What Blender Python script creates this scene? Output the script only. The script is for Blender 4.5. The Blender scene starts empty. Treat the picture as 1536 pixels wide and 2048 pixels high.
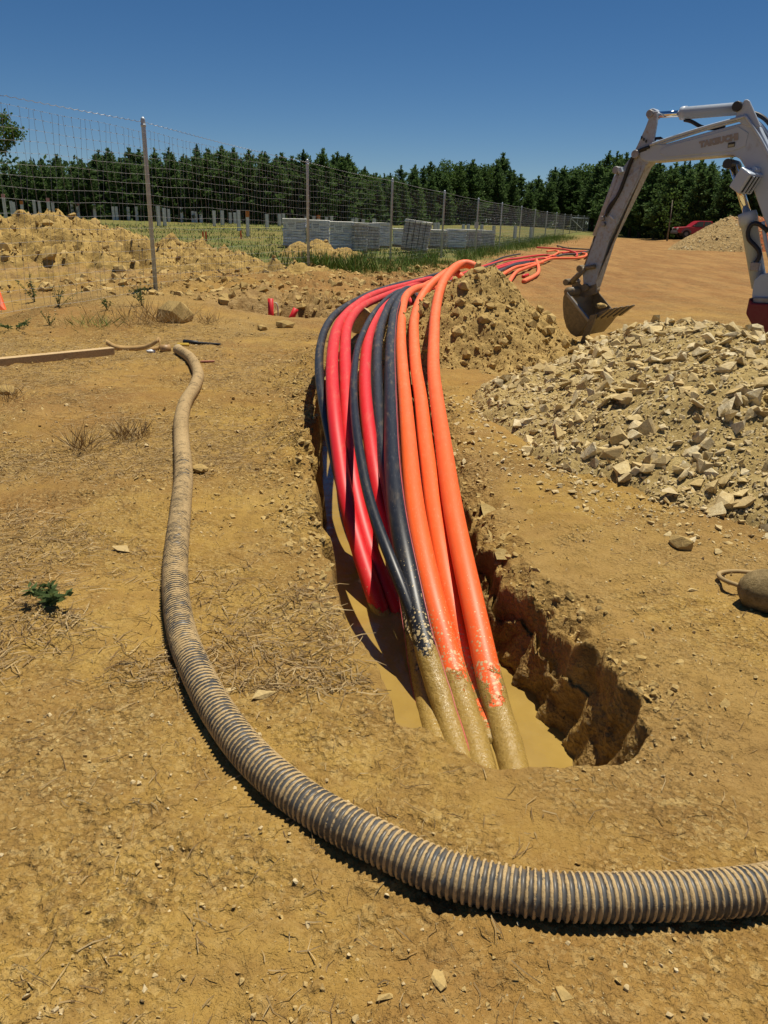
import bpy, bmesh, math, random
import numpy as np
from mathutils import Vector, Matrix, Quaternion
random.seed(7); RNG = np.random.default_rng(7)
S = bpy.context.scene
COL = S.collection

# ------------------------------------------------------------------ camera, sky, sun, exposure
PITCH, ROLL, F = math.radians(20.8), math.radians(1.7), 1540.0      # F: focal length in photo pixels (2048 high)
CAM = np.array([0.0, 0.0, 1.6])
cd = bpy.data.cameras.new('camera'); cam = bpy.data.objects.new('camera', cd); COL.objects.link(cam)
cd.sensor_fit = 'VERTICAL'; cd.sensor_height = 24.0; cd.lens = 24.0 * F / 2048.0
cd.clip_start = 0.05; cd.clip_end = 3000
cam.matrix_world = Matrix.Translation(Vector(CAM)) @ Matrix.Rotation(math.pi/2 - PITCH, 4, 'X') @ Matrix.Rotation(ROLL, 4, 'Z')
S.camera = cam

SUN_EL, SUN_AZ = math.radians(73), math.radians(40)                 # azimuth clockwise from +Y (ahead, to the right)
w = bpy.data.worlds.new('World'); S.world = w; w.use_nodes = True
wn = w.node_tree.nodes; wl = w.node_tree.links
for n in list(wn): wn.remove(n)
sky = wn.new('ShaderNodeTexSky'); sky.sky_type = 'NISHITA'; sky.sun_disc = False
sky.sun_elevation = SUN_EL; sky.sun_rotation = SUN_AZ
sky.altitude = 3000; sky.air_density = 1.0; sky.dust_density = 0.0; sky.ozone_density = 4.0
hs = wn.new('ShaderNodeHueSaturation'); hs.inputs['Saturation'].default_value = 1.22
bg = wn.new('ShaderNodeBackground'); bg.inputs['Strength'].default_value = 0.053
wo = wn.new('ShaderNodeOutputWorld')
wl.new(sky.outputs[0], hs.inputs['Color']); wl.new(hs.outputs[0], bg.inputs['Color']); wl.new(bg.outputs[0], wo.inputs['Surface'])

sd = bpy.data.lights.new('sun', 'SUN'); sd.energy = 5.0; sd.angle = math.radians(0.5); sd.color = (1.0, 0.93, 0.79)
so = bpy.data.objects.new('sun', sd); COL.objects.link(so)
sdir = Vector((math.sin(SUN_AZ)*math.cos(SUN_EL), math.cos(SUN_AZ)*math.cos(SUN_EL), math.sin(SUN_EL)))
so.rotation_euler = sdir.to_track_quat('Z', 'Y').to_euler(); so.location = (20, 30, 40)

S.view_settings.view_transform = 'Standard'; S.view_settings.look = 'None'
S.view_settings.exposure = 0.24; S.view_settings.gamma = 1.0
S.render.engine = 'CYCLES'
S.cycles.max_bounces = 4; S.cycles.diffuse_bounces = 2; S.cycles.glossy_bounces = 2
S.cycles.transparent_max_bounces = 8; S.cycles.use_denoising = True

# ------------------------------------------------------------------ photo measuring: pixel rays of the survey camera
cp, sp, cr, sr = math.cos(PITCH), math.sin(PITCH), math.cos(ROLL), math.sin(ROLL)
FW = np.array([0, cp, -sp]); U0 = np.array([0, sp, cp]); R0 = np.array([1., 0, 0])
RT = R0*cr + U0*sr; UP = U0*cr - R0*sr
def ray(px, py): return FW + RT*(px-768)/F + UP*(1024-py)/F
def atz(px, py, z):
    d = ray(px, py); return CAM + d*((z-CAM[2])/d[2])
def aty(px, py, y):
    d = ray(px, py); return CAM + d*(y/d[1])

# ------------------------------------------------------------------ numpy noise
def _h(ix, iy, s):
    n = (ix.astype(np.int64)*374761393 + iy.astype(np.int64)*668265263 + s*1442695041) & 0xffffffff
    n = ((n ^ (n >> 13))*1274126177) & 0xffffffff
    n = ((n ^ (n >> 16))*2246822519) & 0xffffffff
    return ((n ^ (n >> 15)) & 0xffff)/32767.5 - 1.0
def vn(x, y, s=0):
    x = np.asarray(x, float); y = np.asarray(y, float)
    ix = np.floor(x); iy = np.floor(y); fx = x-ix; fy = y-iy
    fx = fx*fx*fx*(fx*(fx*6-15)+10); fy = fy*fy*fy*(fy*(fy*6-15)+10)
    a = _h(ix, iy, s); b = _h(ix+1, iy, s); c = _h(ix, iy+1, s); d = _h(ix+1, iy+1, s)
    return (a+(b-a)*fx)*(1-fy) + (c+(d-c)*fx)*fy
def fbm(x, y, s=0, o=4, g=0.5):
    r = 0; a = 1.; t = 0
    for k in range(o):
        cs, sn = math.cos(k*1.1+.4), math.sin(k*1.1+.4)
        r = r + a*vn((x*cs-y*sn)*2**k, (x*sn+y*cs)*2**k, s+k*17); t += a; a *= g
    return r/t
def ridg(x, y, s=0, o=4):
    r = 0; a = 1.; t = 0
    for k in range(o):
        cs, sn = math.cos(k*1.3+.2), math.sin(k*1.3+.2)
        r = r + a*(1-np.abs(vn((x*cs-y*sn)*2**k, (x*sn+y*cs)*2**k, s+k*13))*2); t += a; a *= .5
    return r/t
def ss(a, b, x):
    t = np.clip((np.asarray(x, float)-a)/(b-a), 0, 1); return t*t*(3-2*t)

# ------------------------------------------------------------------ object helpers
ORG = {}
def setp(o, label=None, cat=None, group=None, kind=None):
    if label: o['label'] = label
    if cat: o['category'] = cat
    if group: o['group'] = group
    if kind: o['kind'] = kind
    return o
def mesh(name, V, Fc, smooth=False):
    me = bpy.data.meshes.new(name)
    V = np.asarray(V, np.float32)
    if isinstance(Fc, np.ndarray) and Fc.ndim == 2:
        n, k = Fc.shape
        me.vertices.add(len(V)); me.vertices.foreach_set('co', V.ravel())
        me.loops.add(n*k); me.loops.foreach_set('vertex_index', Fc.astype(np.int32).ravel())
        me.polygons.add(n); me.polygons.foreach_set('loop_start', np.arange(0, n*k, k, dtype=np.int32))
        me.update(calc_edges=True)
    else:
        me.from_pydata([tuple(map(float, v)) for v in V], [], [tuple(int(i) for i in f) for f in Fc]); me.update()
    me.polygons.foreach_set('use_smooth', [bool(smooth)]*len(me.polygons))
    return me
def thing(name, loc, label, cat, group=None):
    o = bpy.data.objects.new(name, None); o.empty_display_size = 0.1
    COL.objects.link(o); o.location = tuple(map(float, loc)); ORG[o.name] = np.asarray(loc, float)
    return setp(o, label, cat, group)
def part(name, V, Fc, m, parent=None, smooth=False, label=None):
    """mesh given in world coordinates, stored relative to its parent's base"""
    org = ORG[parent.name] if parent is not None else np.zeros(3)
    me = mesh(name, np.asarray(V, float)-org, Fc, smooth)
    if m is not None: me.materials.append(m)
    o = bpy.data.objects.new(name, me); COL.objects.link(o)
    if parent is not None: o.parent = parent
    ORG[o.name] = org
    if label: o['label'] = label
    return o
def single(name, V, Fc, m, label, cat, group=None, smooth=False, loc=None):
    V = np.asarray(V, float)
    if loc is None: loc = np.array([V[:, 0].mean(), V[:, 1].mean(), V[:, 2].min()])
    me = mesh(name, V-np.asarray(loc), Fc, smooth); me.materials.append(m)
    o = bpy.data.objects.new(name, me); COL.objects.link(o); o.location = tuple(map(float, loc)); ORG[o.name] = np.asarray(loc, float)
    return setp(o, label, cat, group)
def join(lst):
    V = []; Fs = []; n = 0
    for v, f in lst:
        v = np.asarray(v, float); V.append(v)
        Fs += [tuple(int(i)+n for i in q) for q in f]; n += len(v)
    return np.concatenate(V), Fs
def spline(P, step):
    """centripetal-ish Catmull-Rom through P resampled at about `step`"""
    P = np.asarray(P, float); Q = np.vstack([2*P[0]-P[1], P, 2*P[-1]-P[-2]]); out = []
    for i in range(1, len(Q)-2):
        a, b, c, d = Q[i-1], Q[i], Q[i+1], Q[i+2]
        n = max(6, int(np.linalg.norm(c-b)/step*2))
        t = np.linspace(0, 1, n, endpoint=False)[:, None]
        out.append(.5*((2*b)+(c-a)*t+(2*a-5*b+4*c-d)*t*t+(3*b-a-3*c+d)*t**3))
    out = np.vstack(out+[Q[-2][None]])
    L = np.r_[0, np.cumsum(np.linalg.norm(np.diff(out, axis=0), axis=1))]
    n = max(3, int(L[-1]/step)); s = np.linspace(0, L[-1], n)
    return np.stack([np.interp(s, L, out[:, k]) for k in range(3)], 1), s
def smooth_path(P, n=8):
    P = P.copy()
    for _ in range(n): P[1:-1] = .25*P[:-2]+.5*P[1:-1]+.25*P[2:]
    return P
def tube(P, r, seg=10, cap=True):
    P = np.asarray(P, float); N = len(P); r = np.broadcast_to(np.asarray(r, float), (N,))
    T = np.gradient(P, axis=0); T /= np.linalg.norm(T, axis=1)[:, None]+1e-12
    up = np.array([0, 0, 1.]) if abs(T[0][2]) < .9 else np.array([1., 0, 0])
    A = np.zeros_like(P); a = np.cross(T[0], up); a /= np.linalg.norm(a)
    for i in range(N):
        a = a - T[i]*(a@T[i]); a /= np.linalg.norm(a)+1e-12; A[i] = a
    B = np.cross(T, A)
    th = np.linspace(0, 2*math.pi, seg, endpoint=False)
    V = P[:, None]+r[:, None, None]*(A[:, None]*np.cos(th)[None, :, None]+B[:, None]*np.sin(th)[None, :, None])
    V = V.reshape(-1, 3)
    i = np.arange(N-1)[:, None]*seg; j = np.arange(seg)[None]; k = (j+1) % seg
    Fq = np.stack([i+j, i+k, i+seg+k, i+seg+j], -1).reshape(-1, 4)
    if cap:
        return V, [tuple(q) for q in Fq.tolist()]+[tuple(range(seg-1, -1, -1)), tuple((N-1)*seg+q for q in range(seg))]
    return V, Fq
def cyl(a, b, r, seg=12): return tube(np.array([a, b], float), r, seg)
def box(c, sx, sy, sz, ax=None, ay=None, az=None):
    ax = np.array([1., 0, 0]) if ax is None else ax; ay = np.array([0, 1., 0]) if ay is None else ay; az = np.array([0, 0, 1.]) if az is None else az
    V = [np.asarray(c, float)+ax*sx/2*i+ay*sy/2*j+az*sz/2*k for k in (-1, 1) for j in (-1, 1) for i in (-1, 1)]
    return np.array(V), [(0, 2, 3, 1), (4, 5, 7, 6), (0, 1, 5, 4), (2, 6, 7, 3), (0, 4, 6, 2), (1, 3, 7, 5)]
def prism(P, vec):
    P = np.asarray(P, float); n = len(P); V = np.vstack([P, P+np.asarray(vec)])
    return V, [tuple(range(n-1, -1, -1)), tuple(range(n, 2*n))]+[(i, (i+1) % n, n+(i+1) % n, n+i) for i in range(n)]
def bevel(VF, w, seg=2):
    V, Fc = VF; bm = bmesh.new(); vs = [bm.verts.new(v) for v in V]
    for f in Fc:
        try: bm.faces.new([vs[i] for i in f])
        except ValueError: pass
    bmesh.ops.recalc_face_normals(bm, faces=bm.faces)
    ed = [e for e in bm.edges if len(e.link_faces) == 2 and e.calc_face_angle(0) > .35]
    bmesh.ops.bevel(bm, geom=ed, offset=w, segments=seg, affect='EDGES', profile=.5)
    bm.verts.index_update()
    V2 = np.array([v.co[:] for v in bm.verts]); F2 = [tuple(v.index for v in f.verts) for f in bm.faces]; bm.free()
    return V2, F2
def grid_faces(nr, nc):
    i = np.arange(nr-1)[:, None]*nc; j = np.arange(nc-1)[None]
    return np.stack([i+j, i+j+1, i+nc+j+1, i+nc+j], -1).reshape(-1, 4)
def rotm(n):
    q = RNG.normal(size=(n, 4)); q /= np.linalg.norm(q, axis=1)[:, None]; a, b, c, d = q.T
    return np.stack([1-2*(c*c+d*d), 2*(b*c-a*d), 2*(b*d+a*c), 2*(b*c+a*d), 1-2*(b*b+d*d), 2*(c*d-a*b), 2*(b*d-a*c), 2*(c*d+a*b), 1-2*(b*b+c*c)], -1).reshape(n, 3, 3)
def tiltm(n, amt, nrm=None):
    """random spin about z, then tilt; nrm (n,3): z axis taken to the surface normal"""
    z = np.zeros((n, 3)); z[:, 2] = 1
    if nrm is not None: z = nrm.copy()
    z = z+RNG.normal(size=(n, 3))*amt; z /= np.linalg.norm(z, axis=1)[:, None]
    t = RNG.normal(size=(n, 3)); x = t-z*(t*z).sum(1)[:, None]; x /= np.linalg.norm(x, axis=1)[:, None]
    return np.stack([x, np.cross(z, x), z], -1)

# ------------------------------------------------------------------ material helpers
class NT:
    def __init__(s, name, rough=.8, spec=.3):
        s.m = bpy.data.materials.new(name); s.m.use_nodes = True; s.t = s.m.node_tree; s.n = s.t.nodes; s.l = s.t.links
        s.b = s.n['Principled BSDF']; s.b.inputs['Roughness'].default_value = rough; s.b.inputs['Specular IOR Level'].default_value = spec
        s.co = None
    def link(s, a, b): s.l.new(a, b)
    def coord(s, kind='Object', scale=None):
        c = s.n.new('ShaderNodeTexCoord').outputs[kind]
        if scale:
            mp = s.n.new('ShaderNodeMapping'); mp.inputs['Scale'].default_value = scale; s.link(c, mp.inputs['Vector']); return mp.outputs[0]
        return c
    def geo(s, k='Position'): return s.n.new('ShaderNodeNewGeometry').outputs[k]
    def noise(s, scale, detail=4, rough=.55, vec=None, dist=0):
        n = s.n.new('ShaderNodeTexNoise'); n.inputs['Scale'].default_value = scale; n.inputs['Detail'].default_value = detail
        n.inputs['Roughness'].default_value = rough; n.inputs['Distortion'].default_value = dist
        s.link(vec if vec is not None else s.geo(), n.inputs['Vector']); return n.outputs[0]
    def vor(s, scale, vec=None, feat='F1', out='Distance'):
        n = s.n.new('ShaderNodeTexVoronoi'); n.feature = feat; n.inputs['Scale'].default_value = scale
        s.link(vec if vec is not None else s.geo(), n.inputs['Vector']); return n.outputs[out]
    def ramp(s, f, stops):
        r = s.n.new('ShaderNodeValToRGB'); e = r.color_ramp.elements
        while len(e) > len(stops): e.remove(e[-1])
        while len(e) < len(stops): e.new(.5)
        for q, (p, c) in zip(e, stops):
            q.position = p; q.color = (c, c, c, 1) if isinstance(c, (int, float)) else (*c, 1)
        s.link(f, r.inputs[0]); return r.outputs[0]
    def mix(s, f, a, b, mode='MIX'):
        n = s.n.new('ShaderNodeMix'); n.data_type = 'RGBA'; n.blend_type = mode
        for v, k in ((f, 0), (a, 6), (b, 7)):
            if isinstance(v, (int, float)): n.inputs[k].default_value = v if k == 0 else (v, v, v, 1)
            elif isinstance(v, tuple): n.inputs[k].default_value = (*v, 1)
            else: s.link(v, n.inputs[k])
        return n.outputs[2]
    def math(s, op, a, b=0., clamp=False):
        n = s.n.new('ShaderNodeMath'); n.operation = op; n.use_clamp = clamp
        for k, v in enumerate((a, b)):
            if isinstance(v, (int, float)): n.inputs[k].default_value = v
            else: s.link(v, n.inputs[k])
        return n.outputs[0]
    def attr(s, name, out='Fac'):
        n = s.n.new('ShaderNodeAttribute'); n.attribute_name = name; return n.outputs[out]
    def sep(s, c):
        n = s.n.new('ShaderNodeSeparateXYZ'); s.link(c, n.inputs[0]); return n.outputs
    def rnd(s): return s.n.new('ShaderNodeObjectInfo').outputs['Random']
    def col(s, c):
        if isinstance(c, tuple): s.b.inputs['Base Color'].default_value = (*c, 1)
        else: s.link(c, s.b.inputs['Base Color'])
        return s
    def rough(s, r):
        if isinstance(r, (int, float)): s.b.inputs['Roughness'].default_value = r
        else: s.link(r, s.b.inputs['Roughness'])
        return s
    def bump(s, hgt, dist=.01, strength=1., prev=None):
        n = s.n.new('ShaderNodeBump'); n.inputs['Distance'].default_value = dist; n.inputs['Strength'].default_value = strength
        s.link(hgt, n.inputs['Height'])
        if prev is not None: s.link(prev, n.inputs['Normal'])
        s.link(n.outputs[0], s.b.inputs['Normal']); return n.outputs[0]

def m_ground():
    t = NT('ground_soil', .92, .2)
    a = t.n.new('ShaderNodeAttribute'); a.attribute_name = 'mask'
    R, G, B = t.sep(a.outputs['Vector']); A = a.outputs['Alpha']
    n1 = t.noise(.9, 5, .6); n2 = t.noise(7, 6, .65); n3 = t.noise(60, 4, .7); n4 = t.noise(2.3, 4, .6)
    dirt = t.ramp(n1, [(.3, (.28, .164, .040)), (.5, (.355, .220, .053)), (.7, (.41, .268, .070))])
    dirt = t.mix(t.ramp(n2, [(.42, 0.), (.70, .75)]), dirt, (.235, .130, .034))
    dirt = t.mix(t.ramp(t.noise(.55, 4, .6), [(.46, 0.), (.60, .8)]), dirt, (.23, .128, .038))
    dirt = t.mix(t.ramp(n4, [(.55, 0.), (.75, .6)]), dirt, (.43, .285, .088))
    clay = t.ramp(n4, [(.35, (.20, .092, .026)), (.65, (.27, .132, .038))])
    rut = t.noise(1.0, 5, .65, t.coord('Object', (1.1, .16, 1))); rut2 = t.noise(1.0, 4, .6, t.coord('Object', (4.5, .5, 1)))
    clay = t.mix(t.ramp(rut, [(.44, 0.), (.60, .8)]), clay, (.34, .185, .058)); clay = t.mix(t.ramp(rut2, [(.36, .6), (.48, 0.)]), clay, (.19, .095, .032))
    c = t.mix(A, dirt, clay)
    straw = t.ramp(n3, [(.35, (.19, .11, .036)), (.5, (.30, .19, .058)), (.68, (.44, .31, .125))])
    c = t.mix(t.math('MULTIPLY', G, t.ramp(n2, [(.35, .25), (.6, .95)])), c, straw)
    grass = t.ramp(n2, [(.3, (.055, .085, .016)), (.55, (.095, .125, .026)), (.75, (.16, .155, .045))])
    c = t.mix(B, c, grass)
    wet = t.ramp(n2, [(.35, (.19, .108, .032)), (.5, (.31, .19, .056)), (.68, (.42, .27, .085))])
    c = t.mix(R, c, wet)
    # loose crumbs and grit: every crumb has its own shade
    gz = t.ramp(t.noise(1.7, 4, .6), [(.42, .12), (.60, .85)])
    cz = t.math('MULTIPLY', gz, t.math('SUBTRACT', 1., R))
    v1 = t.sep(t.vor(75, out='Color'))[0]; v2 = t.sep(t.vor(170, out='Color'))[1]; v3 = t.sep(t.vor(28, out='Color'))[2]
    c = t.mix(t.math('MULTIPLY', cz, t.ramp(v1, [(.62, 0.), (.95, .62)])), c, (.54, .39, .165))
    c = t.mix(t.math('MULTIPLY', cz, t.ramp(v2, [(.05, .6), (.36, 0.)])), c, (.18, .10, .03))
    c = t.mix(t.math('MULTIPLY', cz, t.ramp(v3, [(.05, .55), (.30, 0.)])), c, (.21, .12, .036))
    c = t.mix(t.math('MULTIPLY', cz, t.ramp(v3, [(.80, 0.), (1., .5)])), c, (.48, .34, .13))
    t.col(c)
    t.rough(t.math('SUBTRACT', .93, t.math('MULTIPLY', R, t.ramp(n2, [(.4, .3), (.6, .62)]))))
    p = t.bump(t.noise(14, 5, .72), .03, .9)
    p = t.bump(t.math('MULTIPLY', t.vor(50, feat='F1'), gz), .022, .9, p)
    t.bump(t.noise(130, 3, .7), .006, .9, p)
    return t.m
def m_soil(name, lo, mid, hi, s1=3., bd=.03, fine=30, rough=.93):
    t = NT(name, rough, .2); n1 = t.noise(s1, 6, .65); n2 = t.noise(fine, 5, .7)
    c = t.ramp(n1, [(.3, lo), (.5, mid), (.7, hi)])
    c = t.mix(t.ramp(n2, [(.4, 0.), (.75, .6)]), c, hi); c = t.mix(t.ramp(n2, [(.25, .6), (.45, 0.)]), c, lo)
    t.col(c); p = t.bump(t.noise(s1*3, 8, .75), bd, .9); t.bump(n2, bd*.3, .8, p)
    return t.m
def m_rock(name, cols, per_island=False, rough=.85):
    t = NT(name, rough, .3)
    r = t.geo('Random Per Island') if per_island else t.rnd()
    n = t.noise(18, 5, .65)
    k = len(cols); c = t.ramp(r, [(i/(k-1), q) for i, q in enumerate(cols)])
    c = t.mix(t.ramp(n, [(.38, .1), (.66, .75)]), c, (.44, .305, .115)); c = t.mix(t.ramp(t.noise(70, 3, .7), [(.4, .3), (.6, 0.)]), c, (.28, .20, .09))
    t.col(c); t.bump(t.noise(45, 6, .7), .008, .9)
    return t.m
def m_plain(name, c, rough=.6, spec=.4, metal=0., var=.25, scale=8, dirt=None, dirt_amt=.5, bump=0.):
    t = NT(name, rough, spec); n = t.noise(scale, 5, .6, t.coord('Object'))
    lo = tuple(v*(1-var) for v in c); hi = tuple(min(1, v*(1+var*.6)) for v in c)
    q = t.ramp(n, [(.3, lo), (.7, hi)])
    if dirt: q = t.mix(t.ramp(t.noise(scale*2.3, 6, .7, t.coord('Object')), [(.45, 0.), (.7, dirt_amt)]), q, dirt)
    t.col(q); t.b.inputs['Metallic'].default_value = metal
    if bump: t.bump(t.noise(scale*6, 5, .7), bump, .7)
    return t.m

M = {}
M['ground'] = m_ground()
M['spoil'] = m_soil('spoil_clay', (.20, .125, .038), (.38, .25, .075), (.50, .345, .12), 3.5, .06, 14)
M['mound'] = m_soil('mound_clay', (.21, .13, .042), (.38, .25, .08), (.52, .365, .14), 6, .03, 35)
M['rubble_soil'] = m_soil('rubble_soil', (.25, .17, .062), (.40, .285, .105), (.54, .41, .175), 8, .03, 45)
M['red_soil'] = m_soil('far_pile_soil', (.26, .15, .06), (.38, .25, .11), (.46, .33, .16), 2.5, .06, 8)
ROCKC = [(.70, .58, .33), (.52, .39, .17), (.62, .49, .24), (.80, .71, .48), (.47, .34, .15), (.66, .58, .38), (.56, .41, .17), (.74, .61, .33)]
M['rock'] = m_rock('shale_rock', ROCKC); M['rock_s'] = m_rock('shale_rock_mix', ROCKC, True)
CLODC = [(.44, .295, .095), (.36, .235, .07), (.54, .38, .145), (.41, .28, .09)]
M['clod'] = m_rock('clay_clod', CLODC, False, .95); M['clod_s'] = m_rock('clay_clod_mix', CLODC, True, .95)
PEBC = [(.46, .31, .11), (.58, .43, .18), (.36, .23, .08), (.70, .58, .36), (.50, .35, .13)]
M['pebble'] = m_rock('pebble_mix', PEBC, True, .9)

# ------------------------------------------------------------------ terrain function
def fence_x(y): return -4.24+(np.asarray(y, float)-14.39)*0.292
YT = np.array([1.95, 2.05, 2.2, 2.45, 2.8, 3.15, 3.57, 4.37, 5.56, 7.0, 9.0, 11.0, 16, 30])
XL = np.array([.27, .18, .07, -.01, -.12, -.19, -.29, -.43, -.55, -.68, -.80, -.9, -1.6, -3.0])
XR = np.array([.74, .82, .92, .955, .84, .745, .60, .505, .47, .45, .30, .10, -.1, -1.4])
YN, YF = 2.05, 9.2
WATER = -.42
def edges(y):
    y = np.asarray(y, float)
    nl = .030*vn(y*4.5, y*0+.3, 5)+.022*vn(y*13, y*0, 6); nr = .035*vn(y*4, y*0+.7, 7)+.03*vn(y*11, y*0, 8)
    return np.interp(y, YT, XL)+nl, np.interp(y, YT, XR)+nr
HOLE = atz(555, 634, 0)
def base_h(x, y):
    x = np.asarray(x, float); y = np.asarray(y, float); fx = fence_x(y); side = fx-x
    h = .27*ss(-4, 0, side)*ss(9, 13.5, y)*(1-ss(16, 40, y))
    h = h+.5*ss(1, 16, side)*ss(24, 60, y)+.35*ss(55, 100, y)*ss(-10, 10, side)
    h = h+.9*ss(8, 24, -side)*ss(35, 95, y)+.35*ss(95, 155, y)
    return h
def ground_z(x, y, fine=True):
    x = np.asarray(x, float); y = np.asarray(y, float)
    h = base_h(x, y)
    amp = 1+ss(8, 40, y)
    h = h+.035*amp*fbm(x*.55, y*.55, 1, 3)*ss(.2, 2.5, y)
    h = h+.022*fbm(x*2.2, y*2.2, 2, 4)
    # churned dirt between the holes and the fence
    sd_ = fence_x(y)-x+.8*vn(x*.5, y*.5, 31)
    ch = ss(13.3, 14.6, y+.5*ss(-4.5, -6, x))*(1-ss(27, 33, y))*ss(-3.9, -2.6, sd_)*(1-ss(6, 9, sd_))
    h = h+ch*(.15*np.clip(ridg(x*1.1, y*1.1, 33, 4)+.05, -.4, 1)+.10*np.clip(ridg(x*3.3, y*3.3, 34, 4), -.35, 1)-.03)
    h = h+np.exp(-((y-HOLE[1]-1.0)/.38)**2-((x-HOLE[0]-.1)/1.3)**2)*(.10+.16*np.clip(ridg(x*3, y*3, 35, 4), -.2, 1))
    if fine:
        cr_ = ss(-.05, .35, fbm(x*1.6, y*1.6, 12, 3))
        h = h+(.010+.008*cr_)*fbm(x*9, y*9, 3, 3)+(.002+.013*cr_)*np.clip(fbm(x*34, y*34, 4, 2), -.25, 1)+.012*cr_*np.clip(ridg(x*7, y*7, 13, 3)-.1, -.1, 1)
        # crumbled lumps beside the trench
        xl, xr = edges(y); dl = xl-x; dr = x-xr
        lip = np.exp(-(dl/.30)**2)*ss(2.6, 4.2, y)*(1-ss(9.5, 11, y))*(dl > -.05)
        h = h+lip*(.03+.09*np.clip(ridg(x*5, y*5, 9, 4), -.3, 1))*(.55+.45*ss(4, 5.5, y))
        lip2 = np.exp(-(dr/.12)**2)*(dr > -.03)*ss(2.1, 2.6, y)*(1-ss(9, 10, y))
        h = h+lip2*(.05*np.clip(ridg(x*8, y*8, 10, 3), -.2, 1))
        sh_ = ss(2.55, 3.1, y)*(1-ss(8, 9, y)); h = h-sh_*.13*ss(.20, -.02, dr+.05*vn(x*5, y*5, 14))*(dr > -.05)*(1-.45*np.clip(ridg(x*9, y*9, 15, 3), -.3, 1))
        # machine-track prints
        for cx, cy, ux, uy, hw, hl in ((.98, 4.1, .30, -.95, .26, 1.7), (-1.15, 6.9, .1, -.99, .33, 1.5), (1.75, 3.3, .45, -.89, .22, 1.0)):
            a = (x-cx)*ux+(y-cy)*uy; b = (x-cx)*uy-(y-cy)*ux
            mk = ss(hw, hw*.75, np.abs(b+.03*vn(a*3, b*3, 40)))*ss(hl, hl*.7, np.abs(a))
            h = h-mk*.012+mk*.028*ss(-.2, .5, np.sin(a*2*math.pi/.16+.8*vn(a*2, b*5, 41)))*(.5+.5*vn(x*3, y*3, 42))
    d = np.hypot((x-HOLE[0])/1.0, (y-HOLE[1]-.15)/.42)
    h = h-.30*ss(1.15, .75, d+.12*vn(x*4, y*4, 50))
    for (qx, qy, rx, ry, dz) in PUDDLES:
        d = np.hypot((x-qx)/rx, (y-qy)/ry)+.12*vn(x*1.2, y*1.2, 51); h = h-dz*ss(1.25, .8, d)
    return h
_pd = atz(80, 570, .12)
PUDDLES = [(_pd[0]-.3, _pd[1]+.9, 2.2, 1.7, .13)]
_T = 1.0*1.004**np.arange(1500)
def hit(px, py):
    """where a photo pixel's line of sight meets the terrain"""
    d = ray(px, py); P = CAM+d*(_T/d[1])[:, None]
    b = P[:, 2] < ground_z(P[:, 0], P[:, 1], False); p = P[int(np.argmax(b)) if b.any() else -1]
    return np.array([p[0], p[1], float(ground_z(p[0], p[1], False))])
def GZ(x, y): return float(ground_z(np.array([x]), np.array([y]))[0])

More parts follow.
